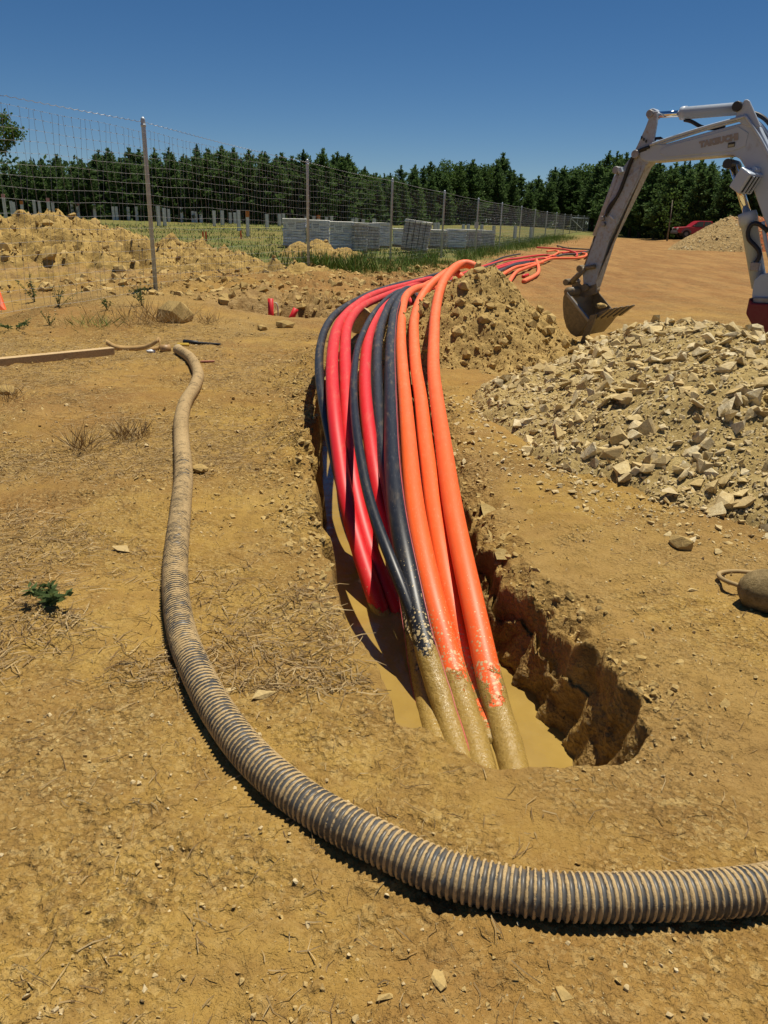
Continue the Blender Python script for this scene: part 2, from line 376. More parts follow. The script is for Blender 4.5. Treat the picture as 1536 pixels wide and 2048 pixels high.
# ------------------------------------------------------------------ ground sheet (one mesh, trench cut into it)
def build_ground():
    ys = [-400, -150, -60, -25, -10, -5, -2.5, -1.2, -.4, .1]
    y = .4
    while y < 70: ys.append(y); y += (min(max(.0075*y, .011), .30) if not 1.9 < y < 2.25 else .009)
    while y < 900: ys.append(y); y *= 1.045
    ys = np.array(ys); Y = ys
    yc = np.clip(Y, 1.0, 30)
    xl, xr = edges(np.clip(Y, YT[0], 1e9))
    xl = np.where(Y > 30, xl[np.searchsorted(Y, 30)-1], xl); xr = np.where(Y > 30, xr[np.searchsorted(Y, 30)-1], xr)
    hw = .78*np.maximum(Y, .2)+1.5
    k1 = .22*np.clip(Y/4, .6, 3)
    cols = []
    def seg(a, b, n, pw=None, end=False):
        t = np.linspace(0, 1, n, endpoint=end)
        if pw: t = t**pw
        for q in t: cols.append(a+(b-a)*q)
    lo = np.minimum(-hw, xl-k1*2); hi = np.maximum(hw, xr+k1*2)
    e = np.linspace(1, 0, 16, endpoint=False)
    for q in e: cols.append(lo-(q**3)*(1200+0*Y))
    seg(lo, xl-k1, 205); seg(xl-k1, xl, 34); seg(xl, xl+.13, 22); seg(xl+.13, xr-.29, 22)
    seg(xr-.29, xr, 54); seg(xr, xr+k1, 40); seg(xr+k1, hi, 205)
    for q in e[::-1]: cols.append(hi+((1-(q-1/16))**3)*0 + (1-q+1/16)**3*(1200+0*Y))
    X = np.stack(cols, 1); YY = np.repeat(Y[:, None], X.shape[1], 1)
    Z = ground_z(X, YY)
    # the trench
    XLr, XRr = xl[:, None], xr[:, None]
    near = YN+.05*vn(X*5, X*0, 21)+.02*vn(X*14, X*0, 22)+.10*ss(.25, .5, np.abs(X-.55))
    dl = X-XLr; dr = XRr-X; dn = YY-near; df = YF-YY+.2*vn(X*2, X*0, 23)
    lump = .030*fbm(X*9, YY*9, 24, 3)
    cut = ss(.0, .11, dl+lump*.6)*np.clip((dr+lump*.7)/.22, 0, 1)**.85*ss(.0, .10, dn)*ss(.0, .5, df)
    cut = np.where((dl > 0) & (dr > 0) & (dn > 0) & (df > 0), cut, 0)
    deep = .72-.3*ss(7, 10, YY)
    wall = cut*(1-cut)*4
    Z = Z-cut*deep+wall*.05*fbm(X*14, YY*10, 25, 3)
    # lumps standing off the right-hand wall (pushed sideways, so the wall may overhang)
    wr = ss(.40, .10, dr)*(cut > .01)*(cut < .999)
    bul = np.clip(ridg(YY*3.2, Z*5.0, 26, 3), -.3, 1)
    X2 = X-wr*(-.02+.022*bul+.030*fbm(YY*12, Z*7, 27, 4)+.030*np.clip(ridg(YY*7+Z*2, Z*5, 28, 4), -.4, 1)+.010*fbm(YY*45, Z*40, 29, 2))*ss(.02, .25, cut)
    Z = Z+wr*.015*fbm(YY*30, X*60, 30, 2)
    V = np.stack([X2, YY, Z], -1).reshape(-1, 3)
    nr, nc = X.shape
    me = mesh('ground', V, grid_faces(nr, nc), True); me.materials.append(M['ground'])
    # material masks: wet mud, straw litter, grass, packed orange clay
    side = fence_x(YY)-X
    wet = np.clip(ss(.03, .2, cut)+.55*ss(.35, .0, -np.minimum(np.minimum(dl, dr), dn)+.25*vn(X*3, YY*3, 60))*ss(1.7, 2.2, YY)*(YY < 9)*(dr < .3), 0, 1)
    wet = np.maximum(wet, .55*ss(-.2, .35, fbm(X*1.1+3, YY*1.1, 61, 3)-.22*np.abs(X-1.3)+.12)*ss(1.45, 1.8, YY)*(1-ss(3.4, 4.6, YY))*(X > .35))
    for (qx, qy, rx, ry, dz) in PUDDLES: wet = np.maximum(wet, ss(1.5, .9, np.hypot((X-qx)/rx, (YY-qy)/ry)))
    wet = np.maximum(wet, .8*ss(1.5, .9, np.hypot((X-HOLE[0])/1.2, (YY-HOLE[1]-.45)/.8)))
    straw = ss(-.25, .45, fbm(X*.9, YY*.9, 62, 4)+.15)*ss(.1, -.9, X+.12*YY-.2)*ss(1.6, 3.0, YY+.6*vn(X, YY, 63))*(1-ss(13, 16, YY))
    straw = np.maximum(straw, .22*ss(0., .6, fbm(X*1.3, YY*1.3, 64, 3)))
    gr = np.maximum(ss(.5, 4, side+1.5*vn(X*.3, YY*.3, 65))*ss(27, 40, YY+5*vn(X*.2, YY*.2, 66)), ss(-2.6, -.8, side+.9*vn(X*.7, YY*.7, 67))*ss(20, 25, YY))
    gr = np.maximum(gr, ss(100, 125, YY+8*vn(X*.1, YY*.1, 68)))
    gr = gr*(.75+.25*ss(-.4, .3, fbm(X*.35, YY*.35, 69, 3)))
    cl = ss(9, 20, YY-.3*X)*ss(-.5, 2.5, -side)
    cl = np.maximum(cl, .35*ss(0., .5, fbm(X*.8, YY*.8, 70, 3)))
    msk = np.stack([wet, straw, np.clip(gr, 0, 1), np.clip(cl, 0, 1)], -1).reshape(-1, 4).astype(np.float32)
    at = me.attributes.new('mask', 'FLOAT_COLOR', 'POINT'); at.data.foreach_set('color', msk.ravel())
    o = bpy.data.objects.new('ground', me); COL.objects.link(o); setp(o, 'dry tan dirt ground of the work site with a cut trench', kind='structure')
build_ground()

# muddy water
def m_water():
    t = NT('muddy_water', .09, .5)
    n = t.noise(3.5, 4, .6); t.col(t.ramp(n, [(.3, (.27, .172, .042)), (.7, (.34, .225, .058))]))
    t.rough(t.ramp(t.noise(2, 3), [(.4, .07), (.7, .25)])); p = t.bump(t.noise(9, 3, .5), .012, .5); t.bump(t.noise(60, 2, .5), .003, .4, p)
    return t.m
M['water'] = m_water()
yy = np.linspace(YN-.1, 10.2, 60); a, b = edges(yy)
V = np.concatenate([np.stack([a-.1, yy, yy*0+WATER], 1), np.stack([b+.1, yy, yy*0+WATER], 1)])
n = len(yy); o = part('trench_water', V, np.stack([np.arange(n-1), np.arange(n-1)+n, np.arange(1, n)+n, np.arange(1, n)], 1), M['water'])
setp(o, 'brown muddy water standing in the trench', kind='structure')
for (qx, qy, rx, ry, dz) in PUDDLES:
    th = np.linspace(0, 2*math.pi, 40, endpoint=False); z0 = float(base_h(np.array(qx), np.array(qy)))-.035
    V = np.stack([qx+rx*1.2*np.cos(th), qy+ry*1.2*np.sin(th), th*0+z0], 1)
    o = part('puddle', V, [tuple(range(40))], M['water']); setp(o, 'shallow brown puddle beyond the fence at the left', kind='structure')

# ------------------------------------------------------------------ rock shapes
def hull(pts):
    bm = bmesh.new(); [bm.verts.new(p) for p in pts]; r = bmesh.ops.convex_hull(bm, input=bm.verts)
    bmesh.ops.delete(bm, geom=[g for g in r['geom_unused'] if isinstance(g, bmesh.types.BMVert)], context='VERTS')
    loose = [v for v in bm.verts if not v.link_faces]; bmesh.ops.delete(bm, geom=loose, context='VERTS')
    bmesh.ops.triangulate(bm, faces=bm.faces); bm.verts.index_update()
    V = np.array([v.co[:] for v in bm.verts]); Fc = np.array([[v.index for v in f.verts] for f in bm.faces]); bm.free(); return V, Fc
ROCKS = []
for i in range(14):
    p = RNG.normal(size=(11, 3)); p /= np.linalg.norm(p, axis=1)[:, None]; p *= RNG.uniform(.7, 1.15, (11, 1))
    p *= np.array([1, RNG.uniform(.55, .9), RNG.uniform(.22, .6)]); ROCKS.append(hull(p*.5))
CLODS = []
for i in range(10):
    p = RNG.normal(size=(26, 3)); p /= np.linalg.norm(p, axis=1)[:, None]; p *= RNG.uniform(.7, 1.1, (26, 1))*np.array([1, RNG.uniform(.7, 1), RNG.uniform(.5, .85)])
    CLODS.append(hull(p*.5))
CLODF = []
for i in range(8):
    p = RNG.normal(size=(12, 3)); p /= np.linalg.norm(p, axis=1)[:, None]; p *= RNG.uniform(.75, 1.1, (12, 1))*np.array([1, RNG.uniform(.7, 1), RNG.uniform(.5, .85)]); CLODF.append(hull(p*.5))
PEBS = []
for i in range(8):
    p = RNG.normal(size=(8, 3)); p /= np.linalg.norm(p, axis=1)[:, None]; p *= np.array([1, RNG.uniform(.6, 1), RNG.uniform(.35, .8)]); PEBS.append(hull(p*.5))
def scatter(shapes, P, size, Rm):
    Vs = []; Fs = []; n0 = 0; k = RNG.integers(0, len(shapes), len(P))
    for j, (v, f) in enumerate(shapes):
        s = np.nonzero(k == j)[0]
        if not len(s): continue
        q = np.einsum('nij,vj->nvi', Rm[s], v)*size[s][:, None, None]+P[s][:, None]
        Vs.append(q.reshape(-1, 3)); Fs.append((f[None]+(np.arange(len(s))*len(v))[:, None, None]+n0).reshape(-1, 3)); n0 += len(s)*len(v)
    return np.concatenate(Vs), np.concatenate(Fs)
def surf_n(fn, x, y, e=.03):
    gx = (fn(x+e, y)-fn(x-e, y))/(2*e); gy = (fn(x, y+e)-fn(x, y-e))/(2*e)
    n = np.stack([-gx, -gy, np.ones_like(gx)], 1); return n/np.linalg.norm(n, axis=1)[:, None]
def individual(parent, name, shapes_me, P, size, Rm):
    org = ORG[parent.name]
    for i in range(len(P)):
        o = bpy.data.objects.new(name, shapes_me[i % len(shapes_me)]); COL.objects.link(o); o.parent = parent
        mt = Matrix([list(Rm[i][0])+[0], list(Rm[i][1])+[0], list(Rm[i][2])+[0], [0, 0, 0, 1]])
        o.matrix_local = Matrix.Translation(Vector(P[i]-org)) @ mt @ Matrix.Scale(float(size[i]), 4)
def me_list(shapes, name, m):
    out = []
    for v, f in shapes:
        me = mesh(name, v, f); me.materials.append(m); out.append(me)
    return out
ROCK_ME = me_list(ROCKS, 'rock', M['rock']); CLOD_ME = me_list(CLODS, 'clod', M['clod'])

def heap(name, label, fn, x0, x1, y0, y1, nx, ny, m, cat='soil heap', group=None):
    X, Y = np.meshgrid(np.linspace(x0, x1, nx), np.linspace(y0, y1, ny)); Z = fn(X, Y)
    c = ((x0+x1)/2, (y0+y1)/2, float(base_h(np.array((x0+x1)/2), np.array((y0+y1)/2))))
    t = thing(name, c, label, cat, group)
    part('mound', np.stack([X, Y, Z], -1).reshape(-1, 3), grid_faces(ny, nx), m, t, True); return t
def cover(t, fn, region, n, smin, smax, pw, big, shapes, shape_me, pname, mstuff, sink=.15, tilt=.45, flat=True):
    """scatter n pieces over a heap; the `big` largest are parts of their own, the rest one stuff part"""
    x, y = region(n); z = fn(x, y)
    sz = np.minimum(smin*(1-RNG.random(len(x)))**(-1/pw), smax*(.8+.2*RNG.random(len(x))))
    nr = surf_n(fn, x, y, .05); Rm = tiltm(len(x), tilt, nr) if flat else rotm(len(x))
    P = np.stack([x, y, z], 1)+nr*(sz*(.5*.35-sink*.5))[:, None]
    keep = z > ground_z(x, y, False)-.01; P, sz, Rm = P[keep], sz[keep], Rm[keep]
    d = np.hypot(P[:, 0], P[:, 1]); o = np.argsort(-sz/d); b = o[:big]; r = o[big:]
    individual(t, pname, shape_me, P[b], sz[b], Rm[b])
    if len(r):
        V, Fc = scatter(CLODF if shapes is not ROCKS else ROCKS, P[r], sz[r], Rm[r]); q = part(pname+'_fragments', V, Fc, mstuff, t); q['kind'] = 'stuff'

# ------------------------------------------------------------------ pale rubble pile at the right
RP = np.array([[.80, 7.5], [.84, 6.7], [.95, 5.7], [1.2, 5.05], [1.6, 4.7], [1.85, 4.42], [2.25, 4.12], [3.6, 3.9], [5.2, 4.0], [6.2, 5.2], [6.2, 6.6], [5.0, 7.6], [4.1, 9.0], [3.5, 10.2], [2.9, 10.6], [2.4, 10.1], [1.66, 9.0], [1.13, 8.1]])
def poly_dist(x, y, P):
    x = np.asarray(x, float); y = np.asarray(y, float); d = np.full(x.shape, 1e9); ins = np.zeros(x.shape, bool); n = len(P)
    for i in range(n):
        a = P[i]; b = P[(i+1) % n]; ab = b-a
        t = np.clip(((x-a[0])*ab[0]+(y-a[1])*ab[1])/(ab@ab), 0, 1); d = np.minimum(d, np.hypot(x-a[0]-t*ab[0], y-a[1]-t*ab[1]))
        c = (a[1] > y) != (b[1] > y); xi = (b[0]-a[0])*(y-a[1])/(b[1]-a[1]+1e-12)+a[0]; ins ^= c & (x < xi)
    return np.where(ins, d, -d)
def rub_z(x, y):
    d = poly_dist(x, y, RP)+.18*fbm(x*1.7, y*1.7, 80, 3)
    crest = .50+.26*ss(1.6, 3.0, x)-.26*ss(3.3, 4.3, x)+.10*vn(x*.9, y*.9, 83)
    h = crest*(1-np.exp(-np.clip(d, 0, 9)*(1.05)))*1.12
    h = h+.05*ss(0, .4, d)*fbm(x*2.5, y*2.5, 81, 4)+.03*ss(0, .2, d)*fbm(x*8, y*8, 82, 3)
    return ground_z(x, y, False)-.06+np.where(d > 0, h+.05*ss(0, .1, d), 0)
t = heap('rubble_pile', 'long pile of pale broken shale rubble below the excavator bucket', rub_z, .6, 6.4, 3.7, 11.0, 190, 220, M['rubble_soil'], 'rubble pile')
def reg_rub(n):
    y = 3.9+7*RNG.random(n*3)**1.3; x = .7+5.6*RNG.random(n*3); d = poly_dist(x, y, RP)
    ok = (d > -.05-.25*RNG.random(n*3)**3) & (x < .62*y+.6); return x[ok][:n], y[ok][:n]
cover(t, rub_z, reg_rub, 21000, .019, .21, 1.95, 290, ROCKS, ROCK_ME, 'rock', M['rock_s'], tilt=.5)

# ------------------------------------------------------------------ clay mound behind the conduits
MC = aty(968, 507, 10.3)
def mnd_z(x, y):
    dx = x-MC[0]; dy = y-MC[1]; r = np.hypot(dx*np.where(dx > 0, 1.0, .80), dy*np.where(dy < 0, .98, .75))+.14*fbm(x*2.2, y*2.2, 90, 3)
    h = np.clip(MC[2]+.03-.92*np.sqrt(r*r+.012)+.1*ss(.9, 1.6, r), 0, 9)
    # low muddy apron spreading to the right and front
    ap = .26*ss(1.15, .2, np.hypot((dx-.75)/1.5, (dy+.75)/.95)); h = np.maximum(h, ap)+.5*np.minimum(h, ap)*0
    on = ss(0, .08, h); h = h+on*(.085*np.clip(ridg(x*3.4, y*3.4, 91, 4), -.5, 1)+.03*np.clip(ridg(x*11, y*11, 93, 3), -.5, 1)+.03*fbm(x*16, y*16, 92, 3)-.06)
    return ground_z(x, y, False)-.05+h
t = heap('clay_mound', 'steep cone of yellow clay clods behind the orange conduits', mnd_z, MC[0]-2.2, MC[0]+2.6, MC[1]-2.0, MC[1]+2.2, 165, 145, M['mound'])
def reg_mnd(n):
    a = RNG.random(n)*2*math.pi; r = 1.55*np.sqrt(RNG.random(n)); return MC[0]+r*np.cos(a)*1.05, MC[1]-.25+r*np.sin(a)
cover(t, mnd_z, reg_mnd, 6500, .017, .20, 2.3, 120, CLODS+ROCKS[:5], CLOD_ME, 'clod', M['clod_s'], tilt=.5)

# ------------------------------------------------------------------ big spoil heap beyond the fence, left
SC = aty(95, 412, 23.5)
def sp_z(x, y):
    dx = (x-SC[0]); dy = y-SC[1]
    r = np.hypot(dx/np.where(dx > 0, 4.6, 8.), dy/3.5)
    h = 1.28*np.clip(1-r**1.25, 0, 1)
    h2 = .75*np.clip(1-np.hypot((x-SC[0]-3.8)/2.3, (y-SC[1]+.4)/2.4), 0, 1); h = np.maximum(h, h2)
    h3 = .40*ss(1., .3, np.hypot((x-SC[0]-2)/7.5, (y-SC[1]+2.7)/2.2)); h = np.maximum(h, h3)
    on = ss(0, .15, h); h = h+on*(.40*np.clip(ridg(x*.85, y*.85, 100, 5), -.5, 1)+.30*np.clip(ridg(x*2.2, y*2.2, 102, 4), -.5, 1)+.08*fbm(x*6, y*6, 101, 3)-.2)
    return ground_z(x, y, False)-.12+h
t = heap('spoil_heap', 'large lumpy heap of yellow clay spoil beyond the fence at the left', sp_z, SC[0]-9, SC[0]+9, SC[1]-5.5, SC[1]+4, 225, 130, M['spoil'])
def reg_sp(n):
    x = SC[0]-6+13.5*RNG.random(n); y = SC[1]-5+6.5*RNG.random(n); k = sp_z(x, y) > ground_z(x, y, False)+.08; return x[k], y[k]
cover(t, sp_z, reg_sp, 4200, .05, .5, 2.2, 120, CLODS, CLOD_ME, 'clod', M['clod_s'], sink=.35, tilt=.6)
# small heaps by the pallets
for px, py, dist, hh, rr, lab in ((640, 480, 30.0, .75, 1.1, 'small clay heap just behind the second fence post, before the pallets'), (597, 486, 30.5, .7, .8, 'smaller clay heap left of the second fence post by the pallets'), (690, 497, 29.5, .45, .9, 'low clay heap at the foot of the wrapped pallets')):
    c = aty(px, py, dist); g0 = float(base_h(c[0], c[1])); H = c[2]-g0
    def f(x, y, c=c, H=H, rr=rr):
        h = H*np.clip(1.05-np.hypot((x-c[0])/(rr*1.25), (y-c[1])/rr), 0, 1); h = h+ss(0, .1, h)*.13*np.clip(ridg(x*2.6, y*2.6, 110, 4), -.5, 1); return ground_z(x, y, False)-.05+h
    t = heap('clay_heap', lab, f, c[0]-rr*1.6, c[0]+rr*1.6, c[1]-rr*1.4, c[1]+rr*1.4, 60, 50, M['spoil'], group='small clay heaps by the pallets')
    cover(t, f, lambda n: (c[0]+rr*1.2*(RNG.random(n)*2-1), c[1]+rr*(RNG.random(n)*2-1)), 90, .05, .28, 2.2, 12, CLODS, CLOD_ME, 'clod', M['clod_s'], sink=.3)
# far pile by the pickup
FC = aty(1450, 437, 62.0)
def fp_z(x, y):
    h = np.maximum(1.0*np.clip(1.08-np.hypot((x-FC[0]-1.6)/5.2, (y-FC[1])/4.5)**1.3, 0, 1)*(FC[2]-float(base_h(FC[0], FC[1]))+.35), 0)
    h = np.minimum(h, FC[2]-float(base_h(FC[0], FC[1]))+.15+.02*(x-FC[0]))+ss(0, .2, h)*(.13*fbm(x*.9, y*.9, 120, 3)+.05*fbm(x*4, y*4, 121, 3))
    return ground_z(x, y, False)-.1+h
def m_far():
    t = NT('far_pile_soil_two_tone', .95, .2); x = t.sep(t.geo())[0]; n = t.noise(.6, 4, .6); f = t.noise(5, 6, .75)
    k = t.ramp(t.math('ADD', t.math('MULTIPLY', t.math('SUBTRACT', x, float(FC[0])+.3), .5), t.math('MULTIPLY', n, .9)), [(.4, 0.), (.75, 1.)])
    a = t.ramp(f, [(.3, (.20, .13, .05)), (.5, (.36, .24, .10)), (.7, (.48, .36, .17))]); b = t.ramp(f, [(.3, (.24, .062, .02)), (.7, (.40, .125, .042))])
    t.col(t.mix(k, a, b)); t.bump(f, .12, 1.); return t.m
t = heap('soil_pile', 'far pile of tan gravel and red clay in front of the red pickup', fp_z, FC[0]-7, FC[0]+10, FC[1]-6, FC[1]+6, 110, 70, m_far())
cover(t, fp_z, lambda n: (FC[0]-5+11*RNG.random(n), FC[1]-4.5+5*RNG.random(n)), 1900, .08, .30, 3, 0, CLODS, CLOD_ME, 'clod', M['rock_s'], sink=.3)

# ------------------------------------------------------------------ conduits
def m_pipe(name, c, dust, rough=.5):
    t = NT(name, rough, .45)
    mud = t.attr('mud'); spl = t.attr('splash'); dst = t.attr('dust')
    n = t.noise(16, 5, .65); n2 = t.noise(70, 4, .7); n3 = t.noise(5, 4, .6)
    base = t.ramp(n3, [(.35, tuple(v*.93 for v in c)), (.65, c)])
    q = t.mix(t.math('MULTIPLY', t.ramp(n, [(.35, .15), (.7, 1.)]), dst), base, dust)
    sc = t.noise(3, 2, .5, t.coord('Object', (60, 4, 60))); q = t.mix(t.ramp(sc, [(.60, 0.), (.70, .38)]), q, dust)
    sm = t.noise(1.6, 6, .7, t.coord('Object', (14, 2.2, 14))); q = t.mix(t.math('MULTIPLY', t.ramp(sm, [(.54, 0.), (.68, .6)]), t.math('ADD', dst, .12)), q, (.50, .35, .17))
    v = t.vor(42); v2 = t.vor(90)
    k = t.math('MAXIMUM', t.math('LESS_THAN', v, t.math('MULTIPLY', spl, t.math('MULTIPLY', n2, .72))), t.math('LESS_THAN', v2, t.math('MULTIPLY', spl, t.math('MULTIPLY', n, .55))))
    q = t.mix(t.math('MULTIPLY', k, .9), q, (.55, .42, .21))
    mm = t.ramp(t.math('ADD', mud, t.math('MULTIPLY', t.math('SUBTRACT', t.noise(9, 6, .7), .5), 2.2)), [(.45, 0.), (.55, 1.)])
    q = t.mix(mm, q, t.ramp(n2, [(.3, (.31, .20, .050)), (.7, (.37, .245, .068))]))
    t.col(q)
    r = t.math('ADD', rough, t.math('MULTIPLY', dst, .3)); t.rough(t.mix(mm, r, t.ramp(n2, [(.4, .12), (.6, .4)])))
    t.bump(t.math('MULTIPLY', t.math('ADD', n, t.math('MULTIPLY', n2, .4)), t.math('ADD', mm, t.math('MULTIPLY', k, .4))), .012, .8)
    return t.m
PM = {'orange': m_pipe('orange_polyethylene', (.92, .125, .022), (.82, .26, .13)),
      'red': m_pipe('red_polyethylene', (.66, .010, .016), (.50, .11, .08)),
      'black': m_pipe('black_polyethylene', (.011, .012, .016), (.11, .11, .115), .42)}
M['stripe'] = m_plain('pink_stripe', (.55, .10, .10), .4)
def set_attr(me, name, vals):
    a = me.attributes.new(name, 'FLOAT', 'POINT'); a.data.foreach_set('value', np.asarray(vals, np.float32))
def conduit(kind, od, pts, tail, label, mudz, sp=1., dust0=.35, stripe=None, seg=16, group='conduits rising out of the trench', step=.045):
    P = [atz(*p) for p in pts]+[np.asarray(q, float) for q in tail]
    C, s = spline(P, step); C = smooth_path(C, 20)
    y = C[:, 1]; k = np.clip((mudz-C[:, 2])/.05+.5, 0, 1)*(y < 6)
    nz = fbm(s*7, s*0, 130, 3); r = od/2*(1+.05*k*(nz+.4))
    V, Fc = tube(C, r, seg)
    Vn = fbm(V[:, 0]*20+V[:, 2]*9, V[:, 1]*20, 131, 3); kk = np.repeat(k, seg)
    ctr = np.repeat(C, seg, 0); kk = np.clip((mudz+.028-V[:len(ctr), 2]+.02*Vn)/.11+.5, 0, 1)*(ctr[:, 1] < 6); V[:len(ctr)] = ctr+(V[:len(ctr)]-ctr)*(1+.05*Vn*kk)[:, None]
    o = single('conduit', V, Fc, PM[kind], label, 'conduit', group, True, loc=C[len(C)//3])
    set_attr(o.data, 'mud', kk)
    set_attr(o.data, 'splash', np.repeat(sp*np.exp(-np.clip(C[:, 2]-mudz-.02, 0, 9)/.16)*(y < 6), seg))
    dz = np.repeat(dust0*ss(4.0, 9.0, y), seg); set_attr(o.data, 'dust', dz)
    if stripe is not None:
        for q in (stripe if isinstance(stripe, tuple) else (stripe,)):
            a = int(q*seg) % seg; L = V[a:len(ctr):seg]; L = L+(L-C)*.01
            part('stripe', *tube(L, .0028, 4), M['stripe'], o, True)
    return o
far = lambda px, py, z=.06: atz(px, py, z+.06)
def pz(lst, zs): return [(a, b, z) for (a, b), z in zip(lst, zs)]
conduit('orange', .118, [(1075, 1740, -.44), (1034, 1560, -.43), (1024, 1515, -.42), (1005, 1447, -.40), (983, 1383, -.355), (965, 1296, -.25), (942, 1192, -.13), (921, 1096, -.03), (903, 1000, .06), (887, 890, .14), (873, 794, .22), (867, 735, .31), (868, 672, .46), (871, 624, .61), (881, 576, .82), (896, 549, .95), (914, 532, 1.03), (934, 524, 1.08)],
        [(1.25, 11.2, .95), (1.9, 13.5, .4), (2.5, 17, .1), (3.1, 21, .08)], 'thick orange conduit, rightmost of the bundle in the trench', -.335)
conduit('orange', .116, [(985, 1500, -.46), (962, 1400, -.42), (928, 1301, -.34), (910, 1233, -.25), (892, 1151, -.15), (876, 1060, -.05), (866, 1000, .0), (859, 944, .05), (849, 869, .1), (841, 794, .17), (832, 735, .24), (828, 675, .36), (829, 636, .47), (840, 600, .62), (860, 570, .78), (884, 552, .88), (905, 541, .93)],
        [(1.0, 11.0, .85), (1.8, 14, .25), far(1030, 547), far(1049, 537), far(1072, 529), far(1089, 521.6), far(1103, 517), far(1123, 516.5), far(1152, 516), far(1169, 513), far(1172.6, 508), far(1162, 506)], 'middle orange conduit of the bundle, between two other orange ones', -.40)
conduit('orange', .116, [(1010, 1740, -.44), (968, 1560, -.43), (955, 1500, -.42), (930, 1415, -.40), (907.6, 1347, -.355), (896, 1310, -.30), (878, 1242, -.2), (855, 1151, -.1), (837, 1060, -.01), (828, 1000, .04), (822, 944, .08), (816, 869, .13), (810, 794, .18), (805, 735, .23), (802, 675, .32), (804, 624, .45), (811, 594, .55), (827, 579, .59), (848, 573, .58), (868, 567, .5)],
        [(1.0, 13.5, .3), (1.9, 18, .1), far(1024, 538), far(1049, 531), far(1062, 528), far(1085, 525)], 'orange conduit lying right beside the black ones in the trench', -.335)
conduit('black', .106, [(980, 1740, -.44), (930, 1560, -.43), (912, 1495, -.42), (885, 1401, -.37), (861, 1333, -.29), (842, 1265, -.19), (828, 1196, -.1), (814, 1128, -.01), (800, 1060, .07), (792, 1000, .13), (787, 950, .17), (784, 899, .21), (782, 824, .28), (781, 764, .34), (781, 705, .42), (784, 660, .48), (790, 621, .53), (803, 594, .5), (825, 584, .45)],
        [(.75, 13, .2), (1.6, 18, .1), far(1021, 532), far(1041, 526), far(1060, 524), far(1073, 527)], 'thick black conduit beside the orange ones, the widest black one', -.235, stripe=(.08, .93))
conduit('black', .102, [(950, 1740, -.46), (893, 1560, -.44), (878, 1495, -.43), (848, 1380, -.42), (828, 1260, -.35), (806, 1120, -.15), (788, 1010, .02), (775, 950, .08), (763, 899, .15), (757, 839, .23), (754, 780, .31), (753, 735, .37), (755, 690, .44), (762, 648, .5), (779, 609, .53), (798, 588, .5), (822, 578, .42)],
        [(.6, 13.5, .2), (1.5, 18.5, .15), far(1018, 534), far(1038, 529), far(1060, 527)], 'black conduit wedged between a red one and the thickest black one', -.37, stripe=.5)
conduit('red', .10, [(835, 1330, -.60), (810, 1180, -.42), (792, 1115, -.28), (775, 1060, -.17), (760, 1000, -.05), (752, 959, .04), (743, 899, .15), (735, 839, .26), (730, 780, .36), (730, 735, .43), (735, 684, .49), (746, 648, .52), (762, 621, .53), (785, 597, .46), (815, 580, .36)],
        [(.45, 14, .2), (1.3, 19, .12), far(1020, 529), far(1046, 523), far(1068, 520)], 'red conduit between the thin black one and the wide black one', -.40, .4, dust0=.3)
conduit('black', .058, [(880, 1440, -.47), (862, 1370, -.37), (848, 1310, -.28), (837, 1265, -.2), (819, 1210, -.1), (796, 1155, -.02), (773, 1096, .06), (750, 1037, .12), (731, 968, .2), (716, 884, .31), (709, 824, .38), (707, 780, .43), (709, 735, .49), (715, 696, .53), (726, 666, .56), (741, 636, .58), (759, 612, .57), (780, 592, .52), (804, 581, .42)],
        [(.35, 14.5, .2), (1.3, 20, .12), far(1004, 522), far(1026, 516)], 'thin black conduit crossing over the red ones and ending in a muddy tip', -.33, sp=1.2)
conduit('red', .10, [(825, 1330, -.62), (798, 1228, -.44), (769, 1173, -.36), (741, 1105, -.24), (716, 1014, -.07), (703, 945, .07), (697, 884, .19), (693, 809, .34), (691, 750, .45), (690, 705, .53), (693, 660, .58), (705, 633, .6), (726, 612, .59), (762, 595, .54), (804, 579, .42), (850, 566, .28)],
        [(.9, 16.5, .12), (1.9, 22, .1), far(1016, 527), far(1044, 521.5), far(1066, 519), far(1098, 515)], 'scuffed red conduit, second from the left in the bundle of red ones', -.47, .4, dust0=.45)
conduit('red', .10, [(800, 1330, -.62), (768, 1240, -.46), (750, 1196, -.37), (728, 1128, -.26), (707, 1060, -.13), (688, 980, .03), (681, 925, .13), (671, 854, .28), (666, 794, .40), (664, 750, .47), (665, 708, .54), (671, 666, .6), (684, 639, .62), (711, 612, .61), (750, 588, .54), (810, 570, .42), (866, 557, .32)],
        [(.95, 18, .15), (2.2, 25, .08), far(1004, 521.5), far(1037, 516.5), far(1066, 512), far(1092, 510), far(1112, 514)], 'red conduit with clay smears, leftmost of the red ones', -.42, .4, dust0=.45)
conduit('black', .075, [(740, 1180, -.5), (715, 1090, -.32), (690, 1000, -.1), (668, 910, .1), (655, 850, .22), (647, 810, .31), (641, 773, .38), (638, 735, .45), (640, 696, .52), (651, 657, .58), (672, 627, .61), (708, 603, .6), (750, 583, .54), (797, 568, .46), (840, 558.5, .36), (884, 547, .25)],
        [(1.1, 19, .12), (2.6, 26, .08), far(1000, 517), far(1023, 511), far(1040, 508)], 'black conduit with a pink stripe, outermost on the left of the bundle', -.47, stripe=.42)
